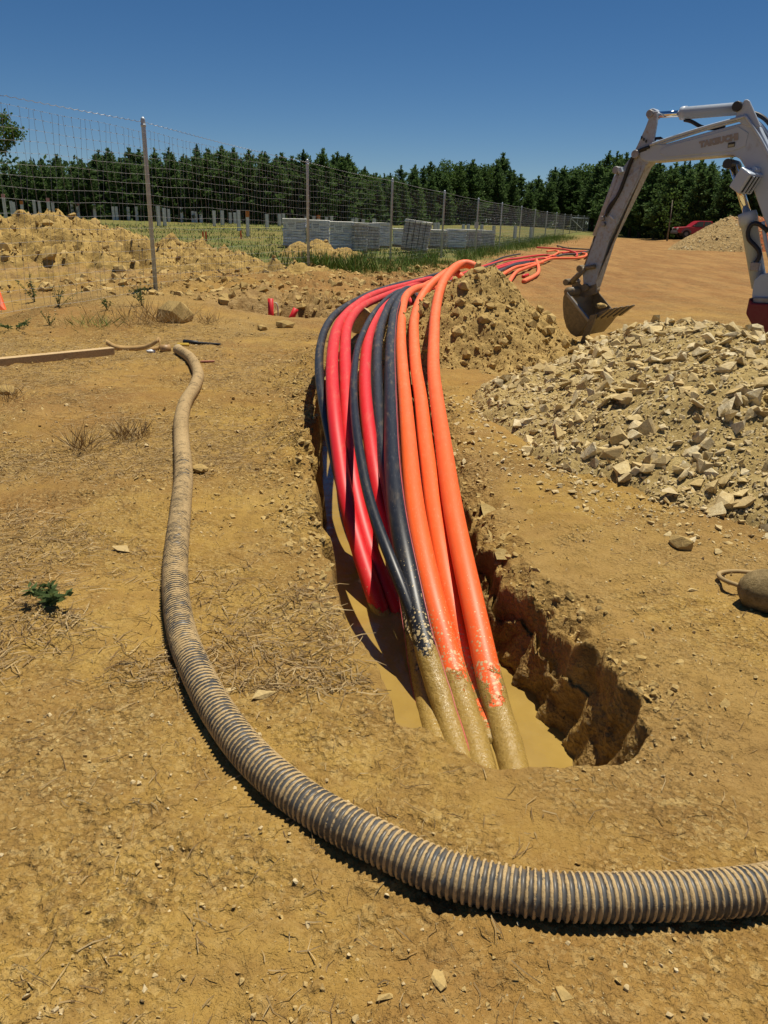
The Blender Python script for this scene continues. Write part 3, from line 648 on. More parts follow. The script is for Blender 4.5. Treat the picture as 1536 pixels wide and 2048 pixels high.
# loose lengths in the tangle farther back
FG = 'loose conduits on the ground farther back'
def loose(kind, od, pts, label, stepz=0.0):
    conduit(kind, od, [(a, b, .07+stepz) for a, b in pts], [], label, -9, 0, .55, None, 12, FG, .08)
loose('orange', .12, [(1047, 563), (1066, 554), (1076, 546), (1077, 534), (1073, 519)], 'orange conduit end kinked toward the clay mound', .02)
loose('red', .10, [(1074, 495), (1102, 496.5), (1130, 499), (1146, 503), (1154, 508), (1153, 513)], 'bright red conduit hooked round at its right end in the far tangle', .1)
loose('orange', .10, [(1094, 503), (1108, 501), (1117, 503), (1111, 509), (1100, 513), (1090, 517)], 'small orange conduit loop in the far tangle', .05)
loose('orange', .10, [(1104, 512), (1118, 505.5), (1130, 504), (1150, 506), (1168, 507)], 'straight orange conduit under the bright red hook', .0)
loose('black', .10, [(1112, 513), (1130, 509), (1152, 508.5), (1166, 505), (1182, 500)], 'black conduit lying across the red hook in the far tangle', .06)
loose('black', .09, [(1114, 491), (1134, 496), (1155, 497.5), (1182, 499)], 'farthest black conduit, along the edge of the grass', .0)
loose('red', .09, [(1125, 506), (1150, 503), (1182, 502)], 'thin red conduit behind the bright red hook', .0)
e0 = atz(1046, 553, .05); single('conduit', *tube(np.array([e0, e0+np.array([.12, .4, 0]), e0+np.array([.3, .9, 0])]), .05, 12), PM['red'], 'red conduit stub with its open end toward the viewer', 'conduit', FG, True)

# conduit stubs standing in the small hole
hz = GZ(HOLE[0], HOLE[1]+.2)
for (bx, by), (tx, ty), lab in (((542, 634), (541, 597), 'taller upright red conduit stub in the small hole'), ((583, 636), (592, 617), 'shorter leaning red conduit stub in the small hole')):
    b_ = atz(bx, by, 0.0); t_ = aty(tx, ty, b_[1]+.02); b2 = b_+(b_-t_)*.9
    st = single('conduit_stub', *tube(np.array([b2, b_, t_]), .048, 16), PM['red'], lab, 'conduit', 'red stubs in the hole', True)
b_ = atz(556, 632, 0.); L = [aty(549, 606, b_[1]), aty(552, 606, b_[1]), aty(554.5, 611, b_[1]), aty(556, 622, b_[1]), aty(556, 640, b_[1])]
single('bent_conduit', *tube(spline(L, .02)[0], .013, 8), m_plain('grey_white_pvc', (.5, .48, .42), .5), 'thin bent white conduit behind the taller red stub', 'conduit', None, True)

# ------------------------------------------------------------------ corrugated hose
def m_hose():
    t = NT('corrugated_hose', .42, .45); cr_ = t.attr('crest'); fl = t.attr('upper'); fr = t.attr('far')
    n = t.noise(26, 6, .7); n2 = t.noise(5, 4, .6); n3 = t.noise(110, 3, .7)
    base = t.ramp(n2, [(.35, (.036, .044, .053)), (.65, (.080, .094, .108))])
    k = t.math('ADD', t.math('ADD', t.math('MULTIPLY', cr_, .44), .035), t.math('ADD', t.math('MULTIPLY', t.math('SUBTRACT', n, .5), 1.05), t.math('MULTIPLY', t.math('SUBTRACT', n2, .5), .75)))
    k = t.math('ADD', k, t.math('MULTIPLY', fr, .08)); k = t.math('ADD', k, t.math('MULTIPLY', t.math('SUBTRACT', n3, .5), .25))
    mk = t.ramp(k, [(.24, 0.), (.36, .95)])
    mudc = t.ramp(n3, [(.3, (.38, .26, .115)), (.7, (.54, .385, .19))])
    c = t.mix(t.ramp(n, [(.35, .05), (.7, .35)]), base, (.34, .24, .12)); t.col(t.mix(mk, c, mudc)); t.rough(t.mix(mk, .42, .92))
    t.bump(t.math('ADD', t.math('MULTIPLY', mk, t.math('ADD', n3, .5)), 0.), .003, .9)
    return t.m
hp = [(357, 699), (376, 711), (392, 731), (396, 752), (386, 778), (370, 805), (362, 840), (363, 880), (366, 920), (367, 960), (363, 1000), (358, 1050), (353, 1100), (350, 1150), (353, 1200), (366, 1270), (391, 1335), (430, 1405), (486, 1482), (550, 1546), (640, 1614), (768, 1680), (868, 1727), (968, 1758), (1118, 1787), (1300, 1787), (1420, 1780), (1536, 1763), (1660, 1725), (1850, 1650), (2200, 1540), (2700, 1440)]
HR = .058
C, s = spline([atz(a, b, HR+.004) for a, b in hp], .0030); C = smooth_path(C, 300)
C[:, 2] = HR-.008+np.convolve(np.pad(ground_z(C[:, 0], C[:, 1], False), 60, 'edge'), np.ones(121)/121, 'valid')
s = np.r_[0, np.cumsum(np.linalg.norm(np.diff(C, axis=0), axis=1))]
pitch = .0186; ph = (s/pitch) % 1; prof = ss(.16, .36, ph)*(1-ss(.64, .84, ph)); prof = np.where(s < .14, .6, prof)
r = HR-.0065+.0075*prof; r = np.where((s > .02) & (s < .06), HR+.004, r)
seg = 22; V, Fc = tube(C, r, seg, False)
hose = single('corrugated_hose', V, Fc, m_hose(), 'long black corrugated drain hose caked with dry mud, curving across the foreground', 'hose', None, True, loc=np.array([C[len(C)//2][0], C[len(C)//2][1], 0]))
set_attr(hose.data, 'crest', np.repeat(prof, seg)); set_attr(hose.data, 'far', np.repeat(ss(2.6, 6.5, C[:, 1]), seg))
th = np.linspace(0, 2*math.pi, seg, endpoint=False); set_attr(hose.data, 'upper', np.tile(np.sin(th), len(C)))
d0 = C[0]-C[6]; d0 /= np.linalg.norm(d0)
part('end_collar', *tube(np.array([C[0]-d0*.05, C[0]-d0*.02, C[0]+d0*.015, C[0]+d0*.016, C[0]-d0*.05]), [HR+.002, HR+.006, HR+.006, HR-.004, HR-.006], 22, False), m_plain('muddy_collar', (.45, .34, .19), .9, bump=.004), hose, True)

# ------------------------------------------------------------------ fence
M['galv'] = m_plain('galvanised_steel', (.40, .46, .53), .45, .5, .25, .15, 9)
M['wire'] = m_plain('galvanised_wire', (.34, .35, .36), .5, .4, .2, .15, 3)
PB = [(-6.55, 6.5), (-4.239, 14.386), (-2.258, 21.989), (-.047, 28.628), (2.255, 36.99), (4.54, 44.29), (6.89, 52.35), (9.67, 62.33), (12.64, 73.5), (16.12, 86.5), (19.56, 98.7), (23.9, 114.9), (26.6, 123.4), (30.0, 134), (33.3, 144), (36.6, 154.2)]
FH = 2.8
PZ = [.24, .267, .185, .095, .047, -.02, -.03, 0, 0, .03, .13, .18, .25, .31, .38, .44]
fence = thing('wire_fence', (PB[1][0], PB[1][1], PZ[1]), 'tall wire mesh fence on round galvanised posts running to the far right', 'fence')
for i, ((x, y), z) in enumerate(zip(PB, PZ)):
    rr = .038 if y < 30 else .045 if y < 80 else .06
    lean = np.array([RNG.normal()*.01, 0, 0])
    p0 = np.array([x, y, z-.15]); p1 = np.array([x, y, z+FH])+lean
    part('post', *tube(np.array([p0, p1-[0, 0, .015], p1+[0, 0, .0], p1+[0, 0, .03]]), [rr, rr, rr*1.0, rr*.35], 12), M['galv'], fence, True)
    if y < 40: part('post_band', *tube(np.array([p1-[0, 0, .12], p1-[0, 0, .08]]), rr*1.18, 12), M['galv'], fence, True)
hw_ = [.02, .15, .28, .42, .57, .73, .9, 1.08, 1.27, 1.46, 1.62, 1.78, 1.92, 2.06, 2.2, 2.34, 2.48, 2.6]
for i in range(len(PB)-1):
    a = np.array([*PB[i], PZ[i]]); b = np.array([*PB[i+1], PZ[i+1]]); L = np.linalg.norm(b-a); yv = b[1]
    sp_, wr = (.155, .0017) if yv < 45 else (.31, .0040) if yv < 90 else (.6, .008)
    off = np.array([.05, -.015, 0])
    lst = []; nv = int(L/sp_); ts = (np.arange(nv)+.5)/nv
    wob = lambda t, h: np.array([0, 0, .012*math.sin(t*9+h*3)+.012*math.sin(t*23+h*5+i)])
    for t_ in ts:
        pts = [a+(b-a)*(t_+.006*math.sin(t_*91+h*7+i))+off+[0, 0, h]+wob(t_, h) for h in (hw_[0], .7, 1.4, 2.0, hw_[-1])]
        lst.append(tube(np.array(pts), wr*1.35, 3, False))
    for h in (hw_ if yv < 90 else hw_[::2]):
        pts = [a+(b-a)*q+off+[0, 0, h]+wob(q, h) for q in np.linspace(0, 1, 13)]
        lst.append(tube(np.array(pts), wr*.9, 3, False))
    if yv < 30:
        for t_ in ts:
            for h in hw_[6:]:
                lst.append(box(a+(b-a)*t_+off+[0, 0, h]+wob(t_, h), .009, .008, .014))
    q = part('wire_netting', *join(lst), M['wire'], fence); q['kind'] = 'stuff'
    # twisted top strand
    n = int(L/.045) if yv < 40 else 20
    tt = np.linspace(0, 1, n); Q = a+(b-a)*tt[:, None]+off; Q[:, 2] += FH-.06-.03*np.sin(math.pi*tt)
    ang = tt*L/.16*2*math.pi
    if yv < 40:
        Q[:, 2] += .010*np.sin(ang); Q[:, 0] += .010*np.cos(ang)
    part('top_strand', *tube(Q, .0042 if yv < 45 else .007, 4, False), M['wire'], fence)
# braced end panel
for (i, j, h0, h1) in ((12, 15, 2.35, 2.35), (12, 14, 2.3, .5)):
    a = np.array([*PB[i], PZ[i]+h0]); b = np.array([*PB[j], PZ[j]+h1]); part('brace_rail', *cyl(a, b, .055, 8), M['galv'], fence, True)
part('sign_plate', *box(np.array([4.5, 44.1, 1.45]), .22, .02, .32), m_plain('white_plate', (.6, .6, .58), .5), fence)

# ------------------------------------------------------------------ steel piles in the field
M['pile'] = m_plain('galvanised_pile', (.72, .72, .70), .5, .4, .1, .2, 5, (.50, .40, .26), .4)
M['pile_o'] = m_plain('orange_paint', (.65, .22, .05), .7); M['pile_p'] = m_plain('pink_paint', (.62, .28, .28), .7)
PL = [(318, 412, 452, 0), (330, 416, 452, 0), (338, 418, 443, 0), (364, 415, 443, 0), (386, 422, 443, 0), (392, 423, 438, 0), (402, 423, 440, 0), (429, 421, 452, 0), (445, 421, 450, 0), (461, 425, 447, 0), (470, 425, 447, 0), (478, 420, 462, 0), (496, 422, 473, 1), (227, 413, 432, 0), (234, 413, 436, 0), (257, 414, 433, 0), (274, 413, 435, 0), (12, 388, 436, 2), (25, 402, 430, 0), (30, 404, 430, 0), (46, 402, 432, 1), (71, 400, 433, 0), (81, 402, 431, 0), (100, 396, 438, 2), (108, 405, 433, 0), (146, 402, 434, 0), (157, 405, 432, 2), (190, 408, 433, 0), (534, 428, 458, 0), (559, 428, 452, 0), (567, 427, 450, 0), (612, 433, 452, 0), (628, 432, 452, 0), (637, 430, 453, 1), (653, 434, 452, 0), (663, 432, 453, 0), (705, 437, 455, 0), (713, 436, 456, 0), (726, 438, 456, 0), (748, 437, 458, 0), (869, 445, 462, 0), (876, 445, 463, 0), (926, 448, 464, 0), (936, 448, 464, 0), (963, 449, 466, 0), (987, 451, 470, 0), (1029, 452, 477, 0), (1061, 454, 477, 0)]
PLAB = {0: 'bare grey steel pile standing in the grass beyond the fence', 1: 'steel pile with an orange painted top beyond the fence', 2: 'steel pile with a pink painted top behind the spoil heap'}
def ibeam(w, d, tk, z0, z1):
    P = [(-w/2, -d/2), (w/2, -d/2), (w/2, -d/2+tk), (tk/2, -d/2+tk), (tk/2, d/2-tk), (w/2, d/2-tk), (w/2, d/2), (-w/2, d/2), (-w/2, d/2-tk), (-tk/2, d/2-tk), (-tk/2, -d/2+tk), (-w/2, -d/2+tk)]
    return prism([(a, b, z0) for a, b in P], (0, 0, z1-z0))
ncol = 0
for (px, yt, yb, k) in PL:
    g = hit(px, yb); 
    if g[1] > 85: g = aty(px, yb, 85.0); g[2] = float(base_h(g[0], g[1]))
    top = aty(px, yt, g[1]); H = max(.5, top[2]-g[2]); wd = np.clip(5.5/1540*np.linalg.norm(g-CAM)*(1.35 if k == 2 else 1), .14, .27)
    if px == 496: lab = 'nearest steel pile with a rusty orange top, left of the pallets'
    elif k == 2: lab = {12: 'wide pile with a pink top at the left edge behind the spoil heap', 100: 'pile with a pink top above the middle of the spoil heap', 157: 'small pink-topped pile behind the crest of the spoil heap'}[px]
    elif k == 1: lab = {46: 'orange-topped pile behind the left spoil heap', 637: 'orange-topped pile showing above the wrapped pallets'}[px]
    else: lab = ('bare steel pile top showing above the left spoil heap' if px < 200 else 'bare steel pile between the spoil heap and the first fence post' if px < 300 else
                 'bare steel pile standing just right of the first fence post' if px < 345 else 'bare steel pile in the grass left of the rusty-topped pile' if px < 490 else
                 'bare steel pile between the rusty-topped pile and the pallets' if px < 600 else 'bare steel pile top showing above the dark front pallets' if px < 780 else
                 'bare steel pile top showing above the pale right-hand pallets' if px < 980 else 'bare steel pile touching the right end of the pallet row' if px < 1000 else
                 'lone bare steel pile in the grass right of the pallets' if px < 1040 else 'rightmost bare steel pile, seen through the far fence bays')
    t = thing('steel_pile', g, lab, 'steel pile', 'steel piles in the field'); rz = RNG.normal()*.15+.5
    V, Fc = ibeam(wd, wd*.8, .03, -.2, H); R = np.array([[math.cos(rz), -math.sin(rz), 0], [math.sin(rz), math.cos(rz), 0], [0, 0, 1]])
    part('shaft', V@R.T+g, Fc, M['pile'], t)
    if k:
        V, Fc = ibeam(wd+.02, wd*.8+.02, .045, H-.34, H+.004); part('painted_top', V@R.T+g, Fc, M['pile_o' if k == 1 else 'pile_p'], t)

# marker stakes and string
M['stake'] = m_plain('orange_stake', (.80, .16, .03), .6)
stakes = [(406, 464, 482), (412, 464, 483), (482, 462, 478), (560, 440, 452)]
SL = ['orange marker stake, left one of the pair beyond the spoil heap', 'orange marker stake, right one of the pair beyond the spoil heap', 'lone orange marker stake left of the rusty-topped pile']
for (px, yt, yb), lab in zip(stakes[:3], SL):
    g = hit(px, yb); tp = aty(px, yt, g[1]); single('marker_stake', *box((g+tp)/2, .09, .03, tp[2]-g[2]+.06), M['stake'], lab, 'stake', 'orange marker stakes')
A_ = hit(340, 466); A_[2] += .35; Q = [A_]+[hit(px, 466+.004*(px-340))+[0, 0, .35] for px in (420, 490, 562)]
single('string_line', *tube(np.array(Q), .012, 4), m_plain('yellow_string', (.6, .55, .08), .6), 'yellow string line stretched across the grass by the stakes', 'string')

# ------------------------------------------------------------------ wrapped pallets
def m_wrap():
    t = NT('stretch_wrapped_goods', .28, 1.); n = t.noise(2.2, 4, .6, t.coord('Object', (1, 1, 9))); n2 = t.noise(9, 5, .7, t.coord('Object'))
    c = t.ramp(n, [(.3, (.22, .23, .28)), (.44, (.52, .54, .60)), (.58, (.90, .92, .95))]); c = t.mix(t.ramp(n2, [(.5, 0.), (.75, .5)]), c, (.55, .56, .58))  # near-white streaks: highlights of the plastic wrap, painted into its colour
    t.col(c); t.rough(t.ramp(n2, [(.3, .08), (.7, .3)])); t.bump(n2, .08, .9); return t.m
def m_wrap2():
    t = NT('wrapped_brown_goods', .22, 1.); n = t.noise(3, 4, .6, t.coord('Object', (4, 4, 1))); n2 = t.noise(10, 5, .7, t.coord('Object'))
    c = t.ramp(n, [(.3, (.22, .18, .17)), (.5, (.42, .38, .36)), (.7, (.66, .65, .64))]); t.col(t.mix(t.ramp(n2, [(.5, 0.), (.75, .5)]), c, (.6, .6, .6))); t.bump(n2, .05, .7); return t.m
M['wrap'] = m_wrap(); M['wrap2'] = m_wrap2()
M['top'] = m_plain('dusty_top_sheet', (.72, .70, .62), .8, var=.25, scale=5); M['wood'] = m_plain('pallet_wood', (.38, .26, .14), .85, var=.35, scale=6); M['paper'] = m_plain('white_label', (.78, .78, .76), .6, var=.08)
M['strap'] = m_plain('black_strap', (.03, .03, .035), .5); M['print'] = m_plain('label_print', (.12, .12, .13), .7)
def pallet(px, yt, yb, wpx, rz, lab, wrap='wrap', dep=1.05, tilt=0., label_sheet=False, straps=0, dy=0.):
    g = hit(px, yb); g = g+np.array([0, dy, 0]); D = np.linalg.norm(g-CAM); wd = wpx/1540*D*.88
    H = max(.6, aty(px, yt, g[1])[2]-g[2]); t = thing('pallet_load', g, lab, 'pallet', 'wrapped pallets in the grass')
    ca, sa = math.cos(rz), math.sin(rz); ct, st_ = math.cos(tilt), math.sin(tilt)
    def T(V):
        V = np.asarray(V, float); x, y, z = V.T; x, z = x*ct+z*st_, -x*st_+z*ct+abs(st_)*wd*.45
        return np.stack([x*ca-y*sa, x*sa+y*ca, z], 1)+g
    # wooden base
    for yy_ in np.linspace(-dep/2+.06, dep/2-.06, 3): v, f = box((0, yy_, .05), wd*.97, .1, .10); part('bearer', T(v), f, M['wood'], t)
    v, f = box((0, 0, .115), wd*.98, dep*.98, .03); part('deck', T(v), f, M['wood'], t)
    # layers, each a little out of line, under the wrap
    n = max(5, int((H-.16)/.13)); lh = (H-.16)/n; lst = []
    for k in range(n):
        jx, jy = RNG.normal(size=2)*.012; lst.append(bevel(box((jx, jy, .135+lh*(k+.5)), wd*(.95+.02*RNG.random()), dep*.96, lh*.95), .018, 1))
    V, Fc = join(lst); part('wrapped_stack', T(V), Fc, M[wrap], t)
    v, f = bevel(box((0, 0, H+.0), wd*.99, dep*1.0, .05), .02, 1); v[:, 2] += .02*np.sin(v[:, 0]*6)*np.cos(v[:, 1]*5); lo_ = v[:, 2] < H; v[lo_, 2] -= H*(.10+.06*np.sin(v[lo_, 0]*9+px)+.04*np.sin(v[lo_, 1]*7)); part('top_sheet', T(v), f, M['top'], t)
    for k in range(straps):
        xs = (k+1)/(straps+1)*wd-wd/2; v, f = box((xs, 0, H*.52), .03, dep*1.01, H*.98); part('strap', T(v), f, M['strap'], t)
    if label_sheet:
        v, f = box((-wd*.12, -dep*.49, H*.80), wd*.40, .012, H*.24); s_ = part('label_sheet', T(v), f, M['paper'], t)
        for k in range(3): v, f = box((-wd*.12, -dep*.49-.008, H*.86-k*H*.05), wd*(.3-.05*k), .004, H*.018); part('print_line', T(v), f, M['print'], s_)
pallet(590, 438, 497, 50, .05, 'dark wrapped pallet with a white label sheet, leftmost of the row', label_sheet=True)
pallet(638, 441, 499, 46, .05, 'dark wrapped pallet with a white label directly behind the second fence post', label_sheet=True)
pallet(682, 444, 504, 50, .08, 'dark wrapped pallet with a white label, third in the row', label_sheet=True)
pallet(718, 446, 507, 30, .25, 'brown wrapped pallet at the corner of the front row', 'wrap2', .9)
pallet(738, 447, 503, 36, .25, 'grey wrapped pallet right of the corner pallet, its top sheet sagging', 'wrap2', dy=.9)
pallet(762, 446, 499, 36, .25, 'grey wrapped pallet just left of the third fence post', 'wrap', dy=1.8)
pallet(800, 458, 497, 30, .1, 'low wrapped pallet half hidden behind the tilted one', 'wrap', dy=2.5)
pallet(828, 445, 506, 58, -.10, 'tilted wrapped pallet with black straps leaning to the right', 'wrap2', 1.0, .13, straps=4)
pallet(875, 460, 499, 36, .1, 'pale wrapped pallet right behind the tilted one', 'wrap2', dy=1.0)
pallet(910, 459, 499, 42, .1, 'pale blue-grey wrapped pallet by the fourth fence post', 'wrap')
pallet(944, 460, 498, 32, .15, 'brownish wrapped pallet behind the fifth fence post', 'wrap2')
pallet(972, 461, 496, 28, .2, 'rightmost wrapped pallet of the row in the grass', 'wrap2')

# ------------------------------------------------------------------ trees
def m_leaf(name, lo, hi, trans=.25):
    t = NT(name, .75, .15); r = t.geo('Random Per Island'); q = t.rnd()
    c = t.ramp(r, [(0., lo), (1., hi)]); c = t.mix(t.math('MULTIPLY', q, .35), c, tuple(v*.55 for v in lo)); t.col(c)
    tr = t.n.new('ShaderNodeBsdfTranslucent'); t.link(c, tr.inputs[0]); mx = t.n.new('ShaderNodeMixShader'); mx.inputs[0].default_value = trans
    t.link(t.b.outputs[0], mx.inputs[1]); t.link(tr.outputs[0], mx.inputs[2]); t.link(mx.outputs[0], t.n['Material Output'].inputs[0]); return t.m
M['needle'] = m_leaf('pine_needles', (.038, .080, .026), (.15, .235, .07), .42); M['leaf'] = m_leaf('broad_leaves', (.03, .065, .014), (.11, .18, .035), .42)
M['bark'] = m_plain('bark', (.085, .062, .048), .95, .1, var=.4, scale=4); M['bark_p'] = m_plain('pale_bark', (.32, .27, .21), .9, .1, var=.3, scale=4)
def blades(base, dirs, ln, wd):
    """narrow triangles-pairs (diamonds) from base along dirs"""
    n = len(base); d = dirs/np.linalg.norm(dirs, axis=1)[:, None]; s = np.cross(d, RNG.normal(size=(n, 3))); s /= np.linalg.norm(s, axis=1)[:, None]
    ln = np.asarray(ln)[:, None]; wd = np.asarray(wd)[:, None]
    V = np.stack([base, base+d*ln*.45+s*wd, base+d*ln, base+d*ln*.45-s*wd], 1).reshape(-1, 3); return V, np.arange(4*n).reshape(n, 4)
def pine_shape(H, seed, spread=.19, low=.18, dens=1.):
    rg = np.random.default_rng(seed); B = []; D = []; Ls = []; br = []
    z = low*H
    while z < H*.985:
        f = (z/H-low)/(1-low); R = spread*H*1.05*(1-f)**.82*(.75+.5*rg.random())*(.55+.45*min(1, f*4+.3))+.10
        nb = int(rg.integers(4, 8)*dens) if f < .9 else 3
        for k in range(nb):
            a = rg.random()*2*math.pi; Rr = R*(.6+.5*rg.random()); up_ = .25+.7*f+.2*rg.normal()
            dv = np.array([math.cos(a), math.sin(a), up_]); nt = max(2, int(Rr/.20)); br.append((z, dv, Rr))
            for q in np.linspace(.25, 1, nt):
                p = np.array([0, 0, z])+dv*Rr*q; m_ = 13
                B.append(np.repeat(p[None], m_, 0)+rg.normal(size=(m_, 3))*.09); D.append(dv[None]*.8+rg.normal(size=(m_, 3))*.75+[0, 0, .35]); Ls.append(.20+.16*rg.random(m_))
        z += H*.030*(1+.6*rg.random())
    for q in np.linspace(.90, 1.05, 9):
        m_ = 10; B.append(np.repeat(np.array([[0, 0, H*q]]), m_, 0)+rg.normal(size=(m_, 3))*.04); D.append(rg.normal(size=(m_, 3))*.4+[0, 0, 1.]); Ls.append(.22+.15*rg.random(m_))
    B = np.concatenate(B); D = np.concatenate(D); Ls = np.concatenate(Ls)
    crown = blades(B, D, Ls, .045+.03*rg.random(len(B)))
    lst = [tube(np.array([[0, 0, -.3], [.04, 0, H*.4], [0, .03, H*.97]]), [.016*H+.02, .011*H+.015, .012], 7)]
    for z_, dv, Rr in br[::2]: lst.append(tube(np.array([[0, 0, z_], np.array([0, 0, z_])+dv*Rr*.9]), [.022, .008], 3, True))
    return crown, join(lst)
def broad_shape(H, seed, R):
    rg = np.random.default_rng(seed); B = []; D = []
    limbs = []
    for k in range(26):
        a = rg.random()*2*math.pi; e = rg.random(); c = np.array([R*.8*math.cos(a)*math.sqrt(rg.random()), R*.8*math.sin(a)*math.sqrt(rg.random()), H*(.32+.6*e)])
        sc = 1-.5*abs(e-.35); c[:2] *= sc; rr = R*(.22+.2*rg.random()); m_ = 130
        v = rg.normal(size=(m_, 3)); v /= np.linalg.norm(v, axis=1)[:, None]; B.append(c+v*rr*rg.random((m_, 1))**.4*[1, 1, .75]); D.append(v+rg.normal(size=(m_, 3))*.6-[0, 0, .3]); limbs.append(c)
    B = np.concatenate(B); D = np.concatenate(D); n = len(B)
    crown = blades(B, D, .14+.13*rg.random(n), .055+.05*rg.random(n))
    lst = [tube(np.array([[0, 0, -.3], [.05, .03, H*.35], [0, 0, H*.75]]), [.018*H+.03, .012*H+.02, .03], 7)]
    for c in limbs[::2]: lst.append(tube(np.array([[0, 0, H*.3+.12*c[2]], c]), [.04, .012], 4))
    return crown, join(lst)
VAR = []
for i, (H, spd, low) in enumerate(((8.2, .17, .16), (7.0, .20, .14), (9.2, .15, .2), (6.2, .21, .10), (7.6, .18, .3), (8.8, .17, .34))):
    c, tk = pine_shape(H, 20+i, spd, low); mc = mesh('crown', *c); mc.materials.append(M['needle']); mt = mesh('trunk', *tk); mt.materials.append(M['bark']); VAR.append((H, mc, mt))
BVAR = []
for i, (H, R) in enumerate(((7.5, 2.6), (6.0, 2.3), (8.5, 2.9))):
    c, tk = broad_shape(H, 40+i, R); mc = mesh('crown', *c); mc.materials.append(M['leaf']); mt = mesh('trunk', *tk); mt.materials.append(M['bark']); BVAR.append((H, mc, mt))
def tree(name, var, loc, h, label, group, cat='tree', wide=1.):
    H, mc, mt = var; s_ = h/H
    o = bpy.data.objects.new(name, None); o.empty_display_size = .2; COL.objects.link(o); o.location = tuple(map(float, loc)); o.scale = (s_*wide, s_*wide, s_); o.rotation_euler = (0, 0, RNG.random()*6.28); setp(o, label, cat, group)
    for me, nm in ((mt, 'trunk'), (mc, 'crown')):
        c = bpy.data.objects.new(nm, me); COL.objects.link(c); c.parent = o
# skyline of the wood: photo pixel x -> pixel y of the tree tops
SKX = np.array([-120, 0, 60, 150, 200, 290, 340, 400, 470, 560, 620, 650, 690, 720, 760, 800, 860, 920, 960, 1010, 1040, 1070, 1095, 1120, 1170, 1220, 1260, 1330, 1400, 1470, 1560, 1700])
SKY = np.array([345, 333, 318, 318, 306, 306, 300, 292, 296, 306, 312, 296, 305, 318, 335, 332, 326, 316, 306, 318, 345, 358, 352, 335, 322, 303, 310, 322, 322, 330, 325, 325])
def wood_y(px): return np.interp(px, [-150, 300, 640, 760, 1000, 1180, 1260, 1340, 1700], [88, 86, 88, 104, 146, 166, 126, 104, 84])
TL = [('dark pine in the wood behind the left spoil heap', 'pines behind the spoil heap'), ('dark pointed pine in the wood behind the pallets', 'pines behind the pallets'), ('pine in the taller wood at the far end of the fence', 'pines at the end of the fence'), ('dense pine behind the excavator boom', 'pines behind the excavator')]
k_ = 0
for row in range(3):
    px = -130.+row*7
    while px < 1690:
        y = float(wood_y(px))+row*4.5+RNG.normal()*.8
        top = float(np.interp(px, SKX, SKY))
        top += 5
        if row == 0: top += 14+16*RNG.random()
        elif row == 1: top += 3+16*RNG.random()**1.5
        else: top += -9+26*RNG.random()
        p = aty(px, top, y); g = float(base_h(p[0], p[1])); h = max(2.5, p[2]-g)
        zone = 0 if px < 330 else 1 if px < 800 else 2 if px < 1120 else 3
        vs = (VAR[:4] if row == 0 and zone != 1 else VAR)
        if row and (880 < px < 1000 or 1150 < px < 1200) and RNG.random() < .6:
            tree('broadleaf_tree', BVAR[k_ % 3], (p[0], p[1], g-.05), h, 'round leafy tree among the pines at the far end of the fence', 'leafy trees among the pines', wide=1.1)
        elif row and zone != 2 and RNG.random() < .09:
            tree('broadleaf_tree', BVAR[k_ % 3], (p[0], p[1], g-.05), h*.93, ('rounded leafy tree breaking the row of pines left of the pallets' if px < 560 else 'rounded leafy tree breaking the row of pines right of the pallets'), 'leafy trees among the pines', wide=1.0)
        else:
            tree('pine_tree', vs[k_ % len(vs)], (p[0], p[1], g-.05), h, *TL[zone], wide=1.2+.35*RNG.random())
        k_ += 1; px += (19+15*RNG.random())*(1.0 if row else .95)
# dark undergrowth and far wood behind, as one mass
n = 26000; px = RNG.uniform(-150, 1700, n); yy_ = wood_y(px)+RNG.uniform(-1.5, 16, n); fr = RNG.random(n)
Pq = np.array([aty(a, 440, b) for a, b in zip(px, yy_)]); g = base_h(Pq[:, 0], Pq[:, 1]); Pq[:, 2] = g+fr**1.6*np.where(yy_-wood_y(px) > 6, 6.0, 1.3)
V, Fc = blades(Pq, RNG.normal(size=(n, 3))+[0, 0, .5], .35+.5*RNG.random(n), .10+.14*RNG.random(n)); o = part('undergrowth', V, Fc, M['needle']); setp(o, 'dark undergrowth filling the wood behind the field', 'undergrowth', kind='stuff')
# bushes along the wood edge at the right
for px, py, h, lab in ((1200, 455, 1.2, 'low leafy bush at the end of the wire fence'), (1262, 461, 1.6, 'leafy bush behind the excavator arm'), (1318, 463, 2.0, 'light green bush left of the pickup'), (1345, 460, 1.6, 'low bush right by the pickup bumper'), (1440, 440, 3.0, 'bright sumac-like bush above the far soil pile'), (1480, 440, 2.6, 'bush behind the far soil pile by the cylinder')):
    y = float(wood_y(px))-2.5; p = aty(px, py, y); g = float(base_h(p[0], p[1])); tree('bush', BVAR[1], (p[0], p[1], g-.4), h, lab, None, 'bush', 1.7)
# slim pale trunk left of the pickup
y = 94.; a = aty(1338, 455, y); b = aty(1345, 400, y); a[2] = float(base_h(a[0], a[1])); t = thing('sapling', a, 'slim pale-trunked sapling left of the red pickup', 'tree')
part('trunk', *tube(np.array([a, (a+b)/2+[.05, 0, 0], b]), [.10, .07, .04], 6), M['bark_p'], t, True)
n = 260; q = RNG.random(n); P_ = a+(b-a)*(.25+.85*q)[:, None]+RNG.normal(size=(n, 3))*[.8, .6, .5]; part('crown', *blades(P_, RNG.normal(size=(n, 3)), .2+.2*RNG.random(n), .09+.06*RNG.random(n)), M['leaf'], t)
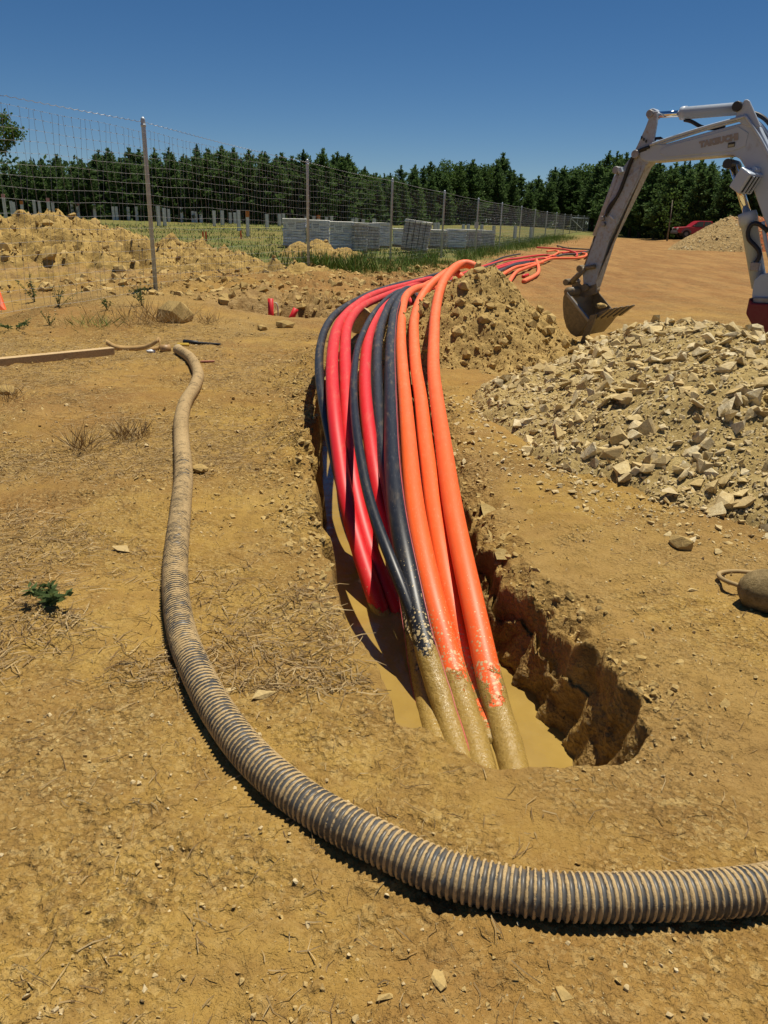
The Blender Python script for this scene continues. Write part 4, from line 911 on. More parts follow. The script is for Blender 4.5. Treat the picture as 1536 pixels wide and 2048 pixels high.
# branch tip of a nearer tree at the left edge
c = aty(-6, 255, 30.); g = hit(-260, 470); t = thing('near_tree', (c[0]-1.6, c[1], float(base_h(c[0]-1.6, c[1]))), 'dark leafy branch of a nearer tree at the left edge of the sky', 'tree')
tb = ORG[t.name]; part('trunk', *tube(np.array([tb, tb+[.05, 0, 2.8], tb+[.2, 0, 5.2]]), [.16, .12, .04], 8), M['bark'], t, True)
lst = [];
for e in ((20, 235), (38, 262), (25, 285), (8, 300), (-5, 225), (30, 250)):
    E_ = aty(e[0], e[1], 30.+RNG.normal()*.4); lst.append(tube(np.array([tb+[.1, 0, 3.6+RNG.random()], (tb+[.1, 0, 4])*.4+E_*.6, E_]), [.05, .025, .008], 5))
part('limb', *join(lst), M['bark'], t)
ctr = np.array([aty(a_, b_, 30.) for a_, b_ in ((2, 232), (8, 248), (20, 262), (32, 262), (6, 272), (14, 285), (3, 300), (-20, 250), (-30, 280), (-40, 220), (-15, 300), (26, 270), (-70, 190), (-90, 230), (-110, 260), (-60, 250), (-130, 210), (-95, 180), (-140, 250), (-75, 285))])
k = RNG.integers(0, len(ctr), 2600); P_ = ctr[k]+RNG.normal(size=(2600, 3))*np.where(k[:, None] < 12, [[.10, .3, .09]], [[.3, .45, .28]]); part('crown', *blades(P_, RNG.normal(size=(2600, 3)), .07+.08*RNG.random(2600), .028+.02*RNG.random(2600)), M['leaf'], t)

# ------------------------------------------------------------------ grass, straw, pebbles
def m_blade(name, cols):
    t = NT(name, .8, .2); t.col(t.ramp(t.geo('Random Per Island'), [(i/(len(cols)-1), c) for i, c in enumerate(cols)])); return t.m
M['grass'] = m_blade('green_grass', [(.07, .15, .02), (.11, .20, .03), (.17, .23, .05), (.28, .26, .10)])
M['straw'] = m_blade('straw', [(.20, .12, .05), (.34, .23, .10), (.46, .34, .17), (.15, .09, .04), (.40, .28, .13)])
M['weed'] = m_leaf('weed_leaves', (.06, .095, .03), (.13, .18, .06), .35)
def grass(n, xf, label, hmin, hmax, wd, m='grass', name='grass'):
    x, y = xf(n); z = ground_z(x, y, False); P = np.stack([x, y, z-.02], 1); h = hmin+(hmax-hmin)*RNG.random(len(x))**1.7
    V, Fc = blades(P, RNG.normal(size=(len(x), 3))*[.4, .4, .1]+[0, 0, 1], h, wd*(.6+.8*RNG.random(len(x)))); o = part(name, V, Fc, M[m]); return setp(o, label, 'grass', kind='stuff')
def strip(n):
    y = 22+75*RNG.random(n)**1.7; x = fence_x(y)+RNG.normal(size=n)*(.55+.006*y)+.3; k = (vn(x*.8, y*.35, 162)+.5*vn(x*2, y*2, 163) > -.05-.4*ss(38, 55, y)); return x[k], y[k]
grass(20000, strip, 'tall green grass growing along the foot of the fence', .10, .62, .012)
def field(n):
    y = 27+58*RNG.random(n)**1.3; x = fence_x(y)-.3-34*RNG.random(n)**1.4; k = vn(x*.25, y*.25, 160) > -.35; return x[k], y[k]
grass(26000, field, 'sparse yellow-green grass over the field of piles', .06, .30, .02)
def patch(n):
    y = 23+9*RNG.random(n); x = fence_x(y)+2.6*RNG.random(n)-.3; k = (vn(x*1.2, y*1.2, 161) > .0); return x[k], y[k]
grass(9000, patch, 'thin dry grass on the near side of the fence', .06, .28, .008)
def litter(n, xf, lmin, lmax, wd, lift, name, label):
    x, y = xf(n); n = len(x); L = lmin+(lmax-lmin)*RNG.random(n)**2; a = RNG.random(n)*2*math.pi; bd = RNG.normal(size=n)*.35
    z0 = ground_z(x, y); d = np.stack([np.cos(a), np.sin(a)], 1); d2 = np.stack([np.cos(a+bd), np.sin(a+bd)], 1); s_ = np.stack([-np.sin(a), np.cos(a)], 1)
    p0 = np.stack([x, y], 1); p1 = p0+d*L[:, None]*.5; p2 = p1+d2*L[:, None]*.5; w_ = (wd*(.6+.8*RNG.random(n)))[:, None]
    zz = [ground_z(p[:, 0], p[:, 1])+lift*RNG.random(n)+.002 for p in (p0, p1, p2)]
    V = []
    for p, z, ww in zip((p0, p1, p2), zz, (1., 1., .3)):
        V += [np.c_[p+s_*w_*ww, z+.002], np.c_[p-s_*w_*ww, z]]
    V = np.stack(V, 1).reshape(-1, 3); b = (np.arange(n)*6)[:, None]; Fq = np.concatenate([b+[0, 1, 3, 2], b+[2, 3, 5, 4]])
    o = part(name, V, Fq, M['straw']); return setp(o, label, 'straw', kind='stuff')
def trench_out(x, y, mrg=.03):
    xl, xr = edges(y); return (x < xl-mrg) | (x > xr+mrg) | (y < YN-.05) | (y > 10.5)
def st_left(n):
    y = 2.35+9*RNG.random(n)**1.15; x = -.5-.52*y+(.75*y+.4)*RNG.random(n); k = (fbm(x*.9, y*.9, 62, 4) > -.22+.25*RNG.random(n)-.1) & trench_out(x, y) & (x < .1-.1*y+.5*RNG.random(n)); return x[k], y[k]
litter(46000, st_left, .02, .12, .0014, .012, 'straw_litter', 'dry straw and root litter strewn over the ground at the left')
def st_any(n):
    y = .75+6*RNG.random(n)**1.2; x = (RNG.random(n)*2-1)*(.6*y+.5); k = (fbm(x*1.3, y*1.3, 64, 3) > -.05) & trench_out(x, y); return x[k], y[k]
litter(3600, st_any, .012, .09, .0010, .008, 'straw_litter', 'scattered twigs and straw bits on the bare foreground dirt')
def pebbles(n, xf, smin, smax, pw, name, label, m='pebble', sink=.3):
    x, y = xf(n); n = len(x); sz = smin+(smax-smin)*RNG.random(n)**pw; P = np.stack([x, y, ground_z(x, y)+sz*(.12 if m == 'pebble' else -.02)], 1)
    V, Fc = scatter(PEBS if m == 'pebble' else CLODF, P, sz, tiltm(n, .4)); o = part(name, V, Fc, M[m]); return setp(o, label, 'pebbles', kind='stuff')
def pb_near(n):
    y = .7+4.6*RNG.random(n)**1.1; x = (RNG.random(n)*2-1)*(.6*y+.45); k = (fbm(x*2.1, y*2.1, 170, 3) > -.12+.3*RNG.random(n)-.15) & trench_out(x, y, .0); return x[k], y[k]
pebbles(28000, pb_near, .0028, .022, 7, 'gravel', 'small gravel and crumbs of clay on the foreground dirt')
def pb_far(n):
    y = 4.5+8*RNG.random(n); x = (RNG.random(n)*2-1)*(.56*y+.5); k = trench_out(x, y) & (fbm(x, y, 171, 3) > -.1); return x[k], y[k]
pebbles(9000, pb_far, .006, .05, 7, 'gravel', 'loose stones and clay crumbs farther up the work strip')
def pb_edge(n):
    y = 2.1+8*RNG.random(n)**1.2; xl, xr = edges(y); s_ = RNG.random(n) < .62; x = np.where(s_, xl-np.abs(RNG.normal(size=n))*.16*(.5+.12*y), xr+np.abs(RNG.normal(size=n))*.13)
    k = s_ & (y > 2.9) | (~s_ & (y > 2.3)); return x[k], y[k]
pebbles(4200, pb_edge, .010, .07, 5, 'clay_crumbs', 'crumbled clods along the lips of the trench', 'clod_s')
def pb_rub(n):
    t_ = RNG.random(n)*2.5; i = t_.astype(int)+1; i = RNG.integers(0, 8, n); f = RNG.random(n); P_ = RP[i]+(RP[i+1]-RP[i])*f[:, None]; nrm = np.stack([P_[:, 0]-3.6, P_[:, 1]-6.8], 1); nrm /= np.linalg.norm(nrm, axis=1)[:, None]
    P_ = P_+nrm*(RNG.random(n)**2*.6)[:, None]; return P_[:, 0], P_[:, 1]
x, y = pb_rub(1300); k = trench_out(x, y, .05); x, y = x[k], y[k]; sz = .012+.06*RNG.random(len(x))**4; V, Fc = scatter(ROCKS, np.stack([x, y, ground_z(x, y)+sz*.12], 1), sz, tiltm(len(x), .3)); o = part('scattered_rubble', V, Fc, M['rock_s']); setp(o, 'loose chips of shale scattered round the foot of the rubble pile', 'rubble', kind='stuff')
def pb_mid(n):
    y = 3.2+9*RNG.random(n)**1.25; x = -.45-.54*y+(.62*y+.3)*RNG.random(n); k = trench_out(x, y) & (fbm(x*1.1, y*1.1, 172, 4) > -.05); return x[k], y[k]
pebbles(16000, pb_mid, .006, .05, 6, 'clay_crumbs', 'dry crumbs of clay among the straw at the left', 'clod_s')
# churned clods between holes and fence
def pb_churn(n):
    y = 13.6+15*RNG.random(n)**1.3; x = fence_x(y)-2.5+6.0*RNG.random(n); return x, y
pebbles(5200, pb_churn, .03, .30, 6, 'clay_clods', 'churned clay clods around the foot of the fence', 'clod_s')

# single stones and clods
def stone(px, py, wpx, lab, shape, m, flat=.6, name='stone', rz=None):
    g = hit(px, py); g[2] = GZ(g[0], g[1]); sz = wpx/1540*np.linalg.norm(g-CAM); v, f = shape; v = v*sz*np.array([1, .8, flat*1.0]); a = RNG.random()*6 if rz is None else rz
    R = np.array([[math.cos(a), -math.sin(a), 0], [math.sin(a), math.cos(a), 0], [0, 0, 1]]); v = v@R.T; v = v+g-[0, 0, v[:, 2].min()*.65]; single(name, v, f, m, lab, 'stone')
stone(528, 1388, 66, 'elongated pale stone lying on the dirt inside the curve of the hose', ROCKS[2], M['rock'], .55, rz=.5)
stone(243, 1104, 48, 'flat pinkish stone in the straw left of the hose', ROCKS[5], M['rock'], .3)
stone(1362, 1092, 52, 'round cracked clay clod alone on the dirt below the rubble pile', CLODS[1], M['clod'], 1.4, 'clay_clod')
stone(352, 645, 72, 'big yellow clay block sitting in front of the first fence post', CLODS[4], M['clod'], 1.1, 'clay_block')
stone(770, 1996, 34, 'small brown stone near the bottom edge of the picture', ROCKS[7], M['clod'], .6)
stone(877, 1972, 42, 'flat broken clod near the bottom centre', CLODS[3], M['clod'], .4, 'clay_clod')
stone(1125, 1998, 40, 'rounded brown stone near the bottom right', ROCKS[9], M['clod'], .6)
stone(402, 948, 40, 'clay lump touching the right side of the hose', CLODS[6], M['clod'], .7, 'clay_clod')
stone(456, 1386, 44, 'flat tan stone tucked against the inner side of the hose bend', ROCKS[11], M['rock'], .3)
stone(1385, 1180, 30, 'small flat grey stone near the muddy float', ROCKS[4], M['rock'], .4)
stone(1122, 938, 34, 'pale angular stone at the edge of the rubble near the track prints', ROCKS[6], M['rock'], .8)
stone(10, 788, 44, 'brown stone at the left edge of the picture above the dry grass', CLODS[7], M['clod'], .8)
stone(572, 655, 42, 'dark wet clod in front of the shorter red stub', CLODS[2], M['clod'], .6, 'clay_clod')
stone(525, 660, 36, 'dark wet clod in front of the taller red stub', CLODS[5], M['clod'], .6, 'clay_clod')
q = aty(722, 640, 9.6); v, f = CLODS[8]; single('clay_block', v*np.array([.34, .3, .62])+q, f, M['rock'], 'pale clay block wedged between the red and black conduits', 'stone')

# weeds
def weed(px, py, hpx, wpx, lab, n=60, kind='leafy', m='weed'):
    g = hit(px, py); g[2] = GZ(g[0], g[1]); D = np.linalg.norm(g-CAM); h = hpx/1540*D; w_ = wpx/1540*D; t = thing('weed' if kind != 'dry' else 'dry_grass_tuft', g, lab, 'plant')
    if kind == 'dry':
        P_ = g+RNG.normal(size=(n, 3))*[w_*.22, w_*.22, 0]; d = RNG.normal(size=(n, 3))*[.55, .55, .15]+[0, 0, .8]; part('blade', *blades(P_, d, h*(.35+.75*RNG.random(n)), .0018+.0022*RNG.random(n)), M[m], t)['kind'] = 'stuff'; return
    lst = []; LB = []; LD = []
    for k in range(7):
        e = g+np.array([RNG.normal()*w_*.3, RNG.normal()*w_*.3, h*(.5+.6*RNG.random())]); lst.append(tube(np.array([g-[0, 0, .02], (g+e)/2+[0, 0, h*.1], e]), [.004, .003, .0015], 4)); q = RNG.random((n//7, 1))*.8+.2; LB.append(g+(e-g)*q); LD.append(RNG.normal(size=(n//7, 3))*[1, 1, .4]+[0, 0, .3])
    part('stem', *join(lst), M['weed'], t); B = np.concatenate(LB); part('foliage', *blades(B, np.concatenate(LD), min(w_, .22)*(.12+.16*RNG.random(len(B))), min(w_, .22)*(.03+.03*RNG.random(len(B)))), M['weed'], t)
weed(100, 1212, 40, 90, 'low green weed in the straw at the left', 150)
weed(285, 612, 42, 44, 'green weed at the foot of the first fence post', 120)
weed(70, 605, 44, 50, 'bushy green weed by the puddle near the orange board', 130)
weed(118, 615, 40, 50, 'thin green weed right of the puddle', 80)
weed(100, 652, 26, 20, 'small upright weed above the vine patch', 50)
weed(215, 622, 24, 36, 'small green weed before the dry grass by the fence', 60)
weed(30, 660, 12, 90, 'flat dark green vine patch at the left edge', 190)
weed(162, 905, 80, 46, 'tall dry grass tuft left of the hose', 90, 'dry', 'straw')
weed(262, 880, 50, 90, 'tangled dry grass clump close to the hose', 150, 'dry', 'straw')
weed(300, 650, 62, 170, 'wide band of dry grass before the first fence post', 330, 'dry', 'straw')
weed(190, 655, 40, 120, 'dry grass patch with green shoots near the vine', 160, 'dry', 'grass')
weed(425, 650, 40, 60, 'dry grass tuft right of the big clay block', 90, 'dry', 'straw')
weed(20, 800, 40, 60, 'dry grass tuft at the left edge by the brown stone', 80, 'dry', 'straw')
weed(650, 610, 30, 110, 'dry roots hanging over the rim of the small hole', 140, 'dry', 'straw')
weed(820, 548, 26, 130, 'dry grass patch left of the orange conduits by the fence', 170, 'dry', 'grass')

# ------------------------------------------------------------------ excavator
AZ_ = math.radians(40); NB = np.array([math.cos(AZ_), -math.sin(AZ_), 0]); W = np.array([math.sin(AZ_), math.cos(AZ_), 0]); ZU = np.array([0, 0, 1.])
EP = aty(1181, 577, 10.9)                                   # bucket pivot, on the machine's centre plane
def EX(X, Y, off=0.):                                        # boom outline measured on the enlarged photo -> centre plane shifted sideways
    d = ray(1090+.2904*X, 170+.2904*Y); p0 = EP+W*off; t_ = ((p0-CAM)@W)/(d@W); return CAM+d*t_
def BX(X, Y, off=0.):
    return EX((1100+.1432*X-1090)/.2904, (520+.1432*Y-170)/.2904, off)
def m_paint(name, c, dirtc=(.26, .19, .11), lo=.52, hi=.72, amt=.75):
    t = NT(name, .42, .45); n = t.noise(4, 6, .7); n2 = t.noise(22, 6, .75); n3 = t.noise(1.5, 3)
    q = t.ramp(n3, [(.3, tuple(v*.86 for v in c)), (.7, c)]); q = t.mix(t.ramp(n2, [(lo, 0.), (hi, amt)]), q, dirtc); q = t.mix(t.ramp(n, [(.62, 0.), (.75, .5)]), q, (.16, .11, .07)); t.col(q); t.rough(t.ramp(n2, [(.4, .35), (.7, .8)])); return t.m
M['white'] = m_paint('machine_white_paint', (.41, .48, .58), lo=.62, hi=.82, amt=.35); M['arm'] = m_paint('arm_paint_worn', (.35, .40, .47), (.26, .18, .095), .47, .68)
M['mudsteel'] = m_paint('muddy_steel', (.16, .125, .08), (.30, .215, .11), .42, .65); M['chrome'] = m_plain('chrome_rod', (.75, .77, .8), .08, .5, 1., .05); M['rubber'] = m_plain('rubber_hose', (.018, .018, .02), .5)
M['maroon'] = m_paint('maroon_paint', (.17, .010, .016), (.12, .05, .04), .6, .8, .4); M['steel'] = m_plain('grey_steel', (.30, .30, .31), .5, .5, .5, .2, 10, (.2, .14, .08), .6); M['dark'] = m_plain('dark_pin', (.03, .03, .03), .5)
M['letter'] = m_plain('faded_lettering', (.27, .25, .24), .7, var=.15); M['glass'] = m_plain('dark_glass', (.02, .025, .03), .06, .6)
base = EP+NB*4.2; ex = thing('excavator', (base[0], base[1], 0), 'light grey excavator reaching in from the right with its bucket lowered onto the spoil', 'excavator')
def ext(P, w_, m, name, parent=ex, bv=.012, label=None):
    return part(name, *bevel(prism([EX(a, b, -w_/2) for a, b in P], W*w_), bv, 2), m, parent, False, label)
bw = .24
boom = ext([(640, 470), (655, 512), (700, 530), (770, 527), (850, 520), (1190, 492), (1290, 484), (1340, 508), (1372, 560), (1400, 630), (1440, 740), (1490, 880), (1560, 1060), (1660, 1290), (1740, 1260), (1715, 1060), (1660, 760), (1600, 560), (1530, 400), (1475, 290), (1430, 250), (1340, 264), (1100, 328), (830, 405), (780, 400), (720, 405), (668, 440)], bw, M['white'], 'boom', bv=.018)
for off in (-bw/2-.012, bw/2-.016):
    part('cylinder_bracket', *bevel(prism([EX(a, b, off) for a, b in ((1305, 235), (1330, 170), (1372, 102), (1392, 97), (1408, 108), (1445, 190), (1485, 285), (1440, 300), (1360, 270))], W*.028), .006, 1), M['white'], boom)
part('side_plate', *bevel(prism([EX(a, b, -bw/2-.010) for a, b in ((790, 470), (800, 440), (840, 420), (1180, 330), (1330, 285), (1400, 330), (1380, 420), (1290, 455), (1180, 465), (840, 498))], W*.012), .004, 1), M['white'], boom)
# arm with its two ears
arm = ext([(738, 398), (738, 470), (722, 530), (692, 560), (560, 832), (440, 1078), (338, 1392), (300, 1412), (264, 1392), (256, 1292), (332, 1085), (422, 850), (480, 700), (517, 590), (602, 480), (632, 420)], .20, M['arm'], 'arm', bv=.010)
for off in (-.102, .057): part('ear_plate', *bevel(prism([EX(a, b, off) for a, b in ((722, 208), (742, 180), (772, 180), (768, 260), (744, 402), (626, 434), (692, 290))], W*.045), .006, 1), M['arm'], arm)
M['armmud'] = m_paint('arm_caked_mud', (.30, .215, .11), (.10, .065, .03), .5, .6, .85)
part('inner_face', *prism([EX(690, 566, -.088), EX(352, 1350, -.088), EX(352, 1350, .088), EX(690, 566, .088)], NB*.006), M['armmud'], arm)
part('weld_plate', *bevel(prism([EX(a, b, -.112) for a, b in ((500, 690), (560, 640), (660, 560), (640, 640), (560, 800), (470, 1000), (430, 1075), (395, 1075), (440, 900))], W*.010), .003, 1), M['arm'], arm)
def pin(X, Y, w_, r_, m=M['steel'], parent=arm, name='pin'):
    c = EX(X, Y, 0); part(name, *bevel(cyl(c-W*w_/2, c+W*w_/2, r_, 14), .006, 1), m, parent, False)
pin(655, 482, .32, .05); pin(748, 205, .26, .045); pin(520, 590, .30, .045, M['steel']); pin(275, 1262, .34, .045, M['mudsteel']); pin(185, 1355, .36, .045, M['mudsteel']); pin(305, 1392, .30, .05, M['mudsteel'])
pin(1352, 158, .34, .055, M['dark'], boom); pin(1288, 548, .34, .055, M['dark'], boom)
# arm cylinder on top of the boom
a, b = EX(935, 196), EX(1345, 162); part('arm_cylinder', *tube(np.array([a, a+(b-a)*.03, a+(b-a)*.10, a+(b-a)*.101, b]), [.070, .076, .076, .068, .068], 18), M['white'], boom, True)
part('cylinder_rod', *cyl(EX(755, 207), a, .036, 14), M['chrome'], boom, True)
part('rod_eye', *bevel(cyl(EX(748, 205)-W*.06, EX(748, 205)+W*.06, .065, 14), .006, 1), M['white'], boom)
# bucket cylinder along the front of the arm, links
a, b = EX(497, 650, 0), EX(352, 1040, 0); part('bucket_cylinder', *tube(np.array([EX(520, 590), a, b]), [.05, .052, .052], 14), M['arm'], arm, True); part('cylinder_rod', *cyl(b, EX(275, 1262), .028, 12), M['mudsteel'], arm, True)
for off in (-.13, .13):
    part('link', *cyl(EX(275, 1262, off), EX(185, 1355, off), .038, 8), M['mudsteel'], arm, True); part('link', *cyl(EX(275, 1262, off), EX(345, 1250, off), .03, 8), M['mudsteel'], arm, True)
# steel lines and hoses
def line(pts, r_, m, name, off, parent=boom): part(name, *tube(spline([EX(a, b, off) for a, b in pts], .04)[0], r_, 8), m, parent, True)
line([(1380, 215), (1100, 290), (860, 365), (722, 412)], .016, M['white'], 'steel_line', -.145); line([(1390, 230), (1100, 308), (870, 382), (735, 425)], .016, M['white'], 'steel_line', -.10)
line([(1378, 208), (1440, 300), (1500, 400), (1560, 520)], .016, M['white'], 'steel_line', -.15); line([(1400, 240), (1470, 260), (1530, 330), (1590, 420)], .018, M['white'], 'steel_line', .02)
line([(960, 240), (1010, 252), (1080, 290), (1160, 300), (1240, 285)], .022, M['rubber'], 'hose', .0); line([(1420, 190), (1480, 210), (1540, 260), (1620, 380)], .024, M['rubber'], 'hose', .05)
line([(745, 395), (770, 365), (805, 372), (835, 400)], .018, M['rubber'], 'hose', -.05)
line([(720, 425), (650, 452), (605, 495), (575, 560), (545, 650), (500, 760), (440, 840), (418, 905)], .020, M['rubber'], 'hose', -.135, arm); line([(700, 440), (630, 470), (590, 540), (555, 640), (515, 740), (450, 850), (430, 880)], .018, M['rubber'], 'hose', -.12, arm)
for X, Y in ((425, 920), (430, 960)): pin(X, Y, .30, .03, M['steel'], arm, 'fitting')
part('grab_bar', *cyl(EX(445, 898, -.15), EX(475, 925, -.15), .012, 6), M['white'], arm)
part('hose_clamp', *cyl(EX(515, 575, -.16), EX(525, 605, -.16), .035, 8), M['white'], arm)
# lettering
def letters(txt, c, right_, up_, nrm, size, m, parent, name='lettering'):
    cu = bpy.data.curves.new('lettering', 'FONT'); cu.body = txt; cu.size = size; cu.extrude = .001; cu.align_x = 'CENTER'; cu.align_y = 'CENTER'; cu.space_character = 1.06; cu.offset = .008
    o = bpy.data.objects.new('tmp', cu); COL.objects.link(o); dg = bpy.context.evaluated_depsgraph_get(); me = o.evaluated_get(dg).to_mesh()
    V = np.array([v.co[:] for v in me.vertices]); Fc = [tuple(p.vertices) for p in me.polygons]; o.to_mesh_clear(); bpy.data.objects.remove(o); bpy.data.curves.remove(cu)
    part(name, c+V[:, :1]*right_+V[:, 1:2]*up_+V[:, 2:3]*nrm, Fc, m, parent)
p_, q_ = EX(1070, 415, -bw/2-.0145), EX(1320, 360, -bw/2-.0145); rr_ = (q_-p_)/np.linalg.norm(q_-p_); uu_ = np.cross(rr_, W)*-1; uu_ = uu_ if uu_[2] > 0 else -uu_
letters('TAKEUCHI', EX(1195, 385, -bw/2-.0145), rr_, uu_, -W, np.linalg.norm(q_-p_)/4.75, M['letter'], boom)
part('data_plate', *prism([EX(a, b, -bw/2-.0135) for a, b in ((1262, 398), (1310, 390), (1306, 425), (1258, 432))], -W*.003), M['dark'], boom); part('data_plate', *prism([EX(a, b, -bw/2-.017) for a, b in ((1264, 412), (1304, 406), (1302, 422), (1262, 428))], -W*.002), m_plain('yellowed_plate', (.42, .40, .26), .6), boom)
for k in range(3): part('decal', *prism([EX(a+16*k, b+12*k, -.1135) for a, b in ((662, 350), (672, 355), (668, 375), (658, 370))], -W*.002), M['dark'], arm)
# work lamp
lc = EX(1385, 660, -.20); lf = (NB*.75-ZU*.45+W*-.25); lf /= np.linalg.norm(lf); ls = np.cross(lf, ZU); ls /= np.linalg.norm(ls); lu = np.cross(ls, lf)
lamp = part('work_lamp', *bevel(box(lc, .17, .24, .24, lf, ls, lu), .02, 2), M['white'], ex)
part('lamp_glass', *box(lc+lf*.087, .006, .19, .19, lf, ls, lu), M['glass'], lamp)
for k in (-1, 0, 1): part('guard_bar', *box(lc+lf*.098+ls*k*.06, .012, .018, .20, lf, ls, lu), M['white'], lamp)
part('lamp_bracket', *cyl(lc+lu*.13, EX(1470, 590, -.14), .03, 8), M['white'], lamp)
# lift cylinder
a, b = EX(1392, 880), EX(1478, 1390); part('lift_rod', *cyl(EX(1290, 548), a, .045, 16), M['chrome'], boom, True)
part('lift_cylinder', *tube(np.array([a, a+(b-a)*.05, a+(b-a)*.16, a+(b-a)*.161, b]), [.10, .105, .105, .088, .088], 18), M['white'], ex, True)
line([(1536, 1010), (1480, 960), (1430, 955), (1400, 1000), (1402, 1060), (1440, 1100), (1478, 1150), (1470, 1200), (1440, 1240)], .026, M['rubber'], 'hose', -.13, ex); line([(1500, 940), (1520, 1080), (1550, 1200)], .022, M['white'], 'steel_line', -.12, ex)
part('valve_block', *bevel(box(EX(1450, 1250, -.12), .10, .08, .10, NB, W, ZU), .008, 1), M['steel'], ex)
# swing post and body
ext([(1440, 1340), (1490, 1300), (1620, 1290), (1740, 1250), (1780, 1320), (1780, 1480), (1422, 1470), (1430, 1390)], .42, M['white'], 'swing_post', bv=.015)
ext([(1430, 1462), (1780, 1470), (1780, 1520), (1426, 1502)], .5, M['steel'], 'swing_plate')
ext([(1405, 1462), (1424, 1500), (1800, 1520), (2000, 1560), (2000, 1760), (1560, 1716), (1480, 1705), (1420, 1650), (1380, 1575)], .62, M['maroon'], 'front_frame', bv=.02)
hc = EX(1700, 1500); hc = np.array([hc[0], hc[1], 0])+NB*1.5
def hb(u, v, z, sx, sy, sz, m, name, bv=.05): part(name, *bevel(box(hc+NB*u+W*v+ZU*z, sx, sy, sz, NB, W, ZU), bv, 2), m, ex)
hb(.5, 0, 1.05, 2.2, 2.1, .75, M['maroon'], 'house', .15); hb(-.15, .5, 1.95, 1.2, .95, 1.35, M['white'], 'cab', .08); hb(-.15, .5, 2.1, 1.24, .8, .8, M['glass'], 'cab_window', .02)
for s_ in (-1, 1): hb(.2, s_*.9, .34, 2.7, .42, .64, M['rubber'], 'track', .25)
hb(.2, 0, .5, 1.2, 1.5, .3, M['steel'], 'undercarriage', .05)
# bucket
bk = part('bucket', *box(EP, .01, .01, .01), M['mudsteel'], ex)
prof = [(250, 445), (205, 470), (184, 520), (178, 640), (190, 800), (228, 940), (290, 1030), (365, 1075), (470, 955), (560, 830)]
BWD = .84
near_ = -.36
sh = [np.array([BX(a, b, near_) for a, b in prof]), None]; sh[1] = sh[0]+W*BWD
n = len(prof); Vs = np.vstack([sh[0], sh[1]]); part('shell', *(lambda VF: VF)(join([(np.vstack([np.vstack([sh[0][i], sh[0][i+1], sh[1][i+1], sh[1][i]]), np.vstack([sh[0][i], sh[0][i+1], sh[1][i+1], sh[1][i]])+np.cross(W, sh[0][i+1]-sh[0][i])/np.linalg.norm(sh[0][i+1]-sh[0][i])*-.02]), [(0, 1, 2, 3), (7, 6, 5, 4), (0, 4, 5, 1), (1, 5, 6, 2), (2, 6, 7, 3), (3, 7, 4, 0)]) for i in range(n-1)])), M['mudsteel'], bk)
for k, P0 in enumerate((sh[0]-W*.002, sh[1]-W*.02)):
    part('side_plate', *bevel(prism(P0, W*.022), .004, 1), M['mudsteel'], bk)
e0, e1 = BX(250, 445, near_), BX(560, 830, near_)
part('side_edge', *bevel(prism([e0, e1, e1+(e1-e0)*.0+np.array([0, 0, -.05]), e0+np.array([0, 0, -.05])], W*-.03), .004, 1), M['steel'], bk)
part('torque_tube', *tube(np.array([e0+[0, 0, .0], e0+W*BWD]), .06, 10), M['mudsteel'], bk, True)
lp = sh[0][-1]; fl = sh[0][-1]-sh[0][-3]; fl /= np.linalg.norm(fl); td = BX(1215, 712, near_+BWD)-BX(1000, 832, near_+BWD); td /= np.linalg.norm(td)
part('lip', *bevel(prism([lp-td*.06-ZU*.02, lp+td*.08-ZU*.015, lp+td*.08+ZU*.015, lp-td*.06+ZU*.02], W*BWD), .004, 1), M['mudsteel'], bk)
for f_ in (.06, .28, .5, .72, .94):
    c = lp+W*BWD*f_+td*.05; L_ = .24; s_ = W*.045; u_ = np.cross(td, W); u_ /= np.linalg.norm(u_)
    V = np.array([c-s_-u_*.04, c+s_-u_*.04, c+s_+u_*.04, c-s_+u_*.04, c+td*L_-s_*.8-u_*.008, c+td*L_+s_*.8-u_*.008, c+td*L_+s_*.8+u_*.008, c+td*L_-s_*.8+u_*.008])
    part('tooth', *bevel((V, [(0, 3, 2, 1), (4, 5, 6, 7), (0, 1, 5, 4), (1, 2, 6, 5), (2, 3, 7, 6), (3, 0, 4, 7)]), .006, 1), M['mudsteel'], bk)
part('side_cutter', *bevel(prism([BX(a, b, near_-.06) for a, b in ((560, 770), (640, 750), (600, 900), (520, 1090), (455, 1205), (392, 1200), (440, 1090), (500, 930))], W*.05), .006, 1), M['mudsteel'], bk)
for off in (-.10, .08): part('ear', *bevel(prism([BX(a, b, off) for a, b in ((300, 300), (380, 300), (460, 380), (640, 330), (650, 470), (470, 520), (310, 470))], W*.03), .005, 1), M['mudsteel'], bk)
single('clay_lump', CLODS[3][0]*.17+BX(712, 640, .05), CLODS[3][1], M['clod'], 'round clay lump stuck inside the excavator bucket', 'clod')

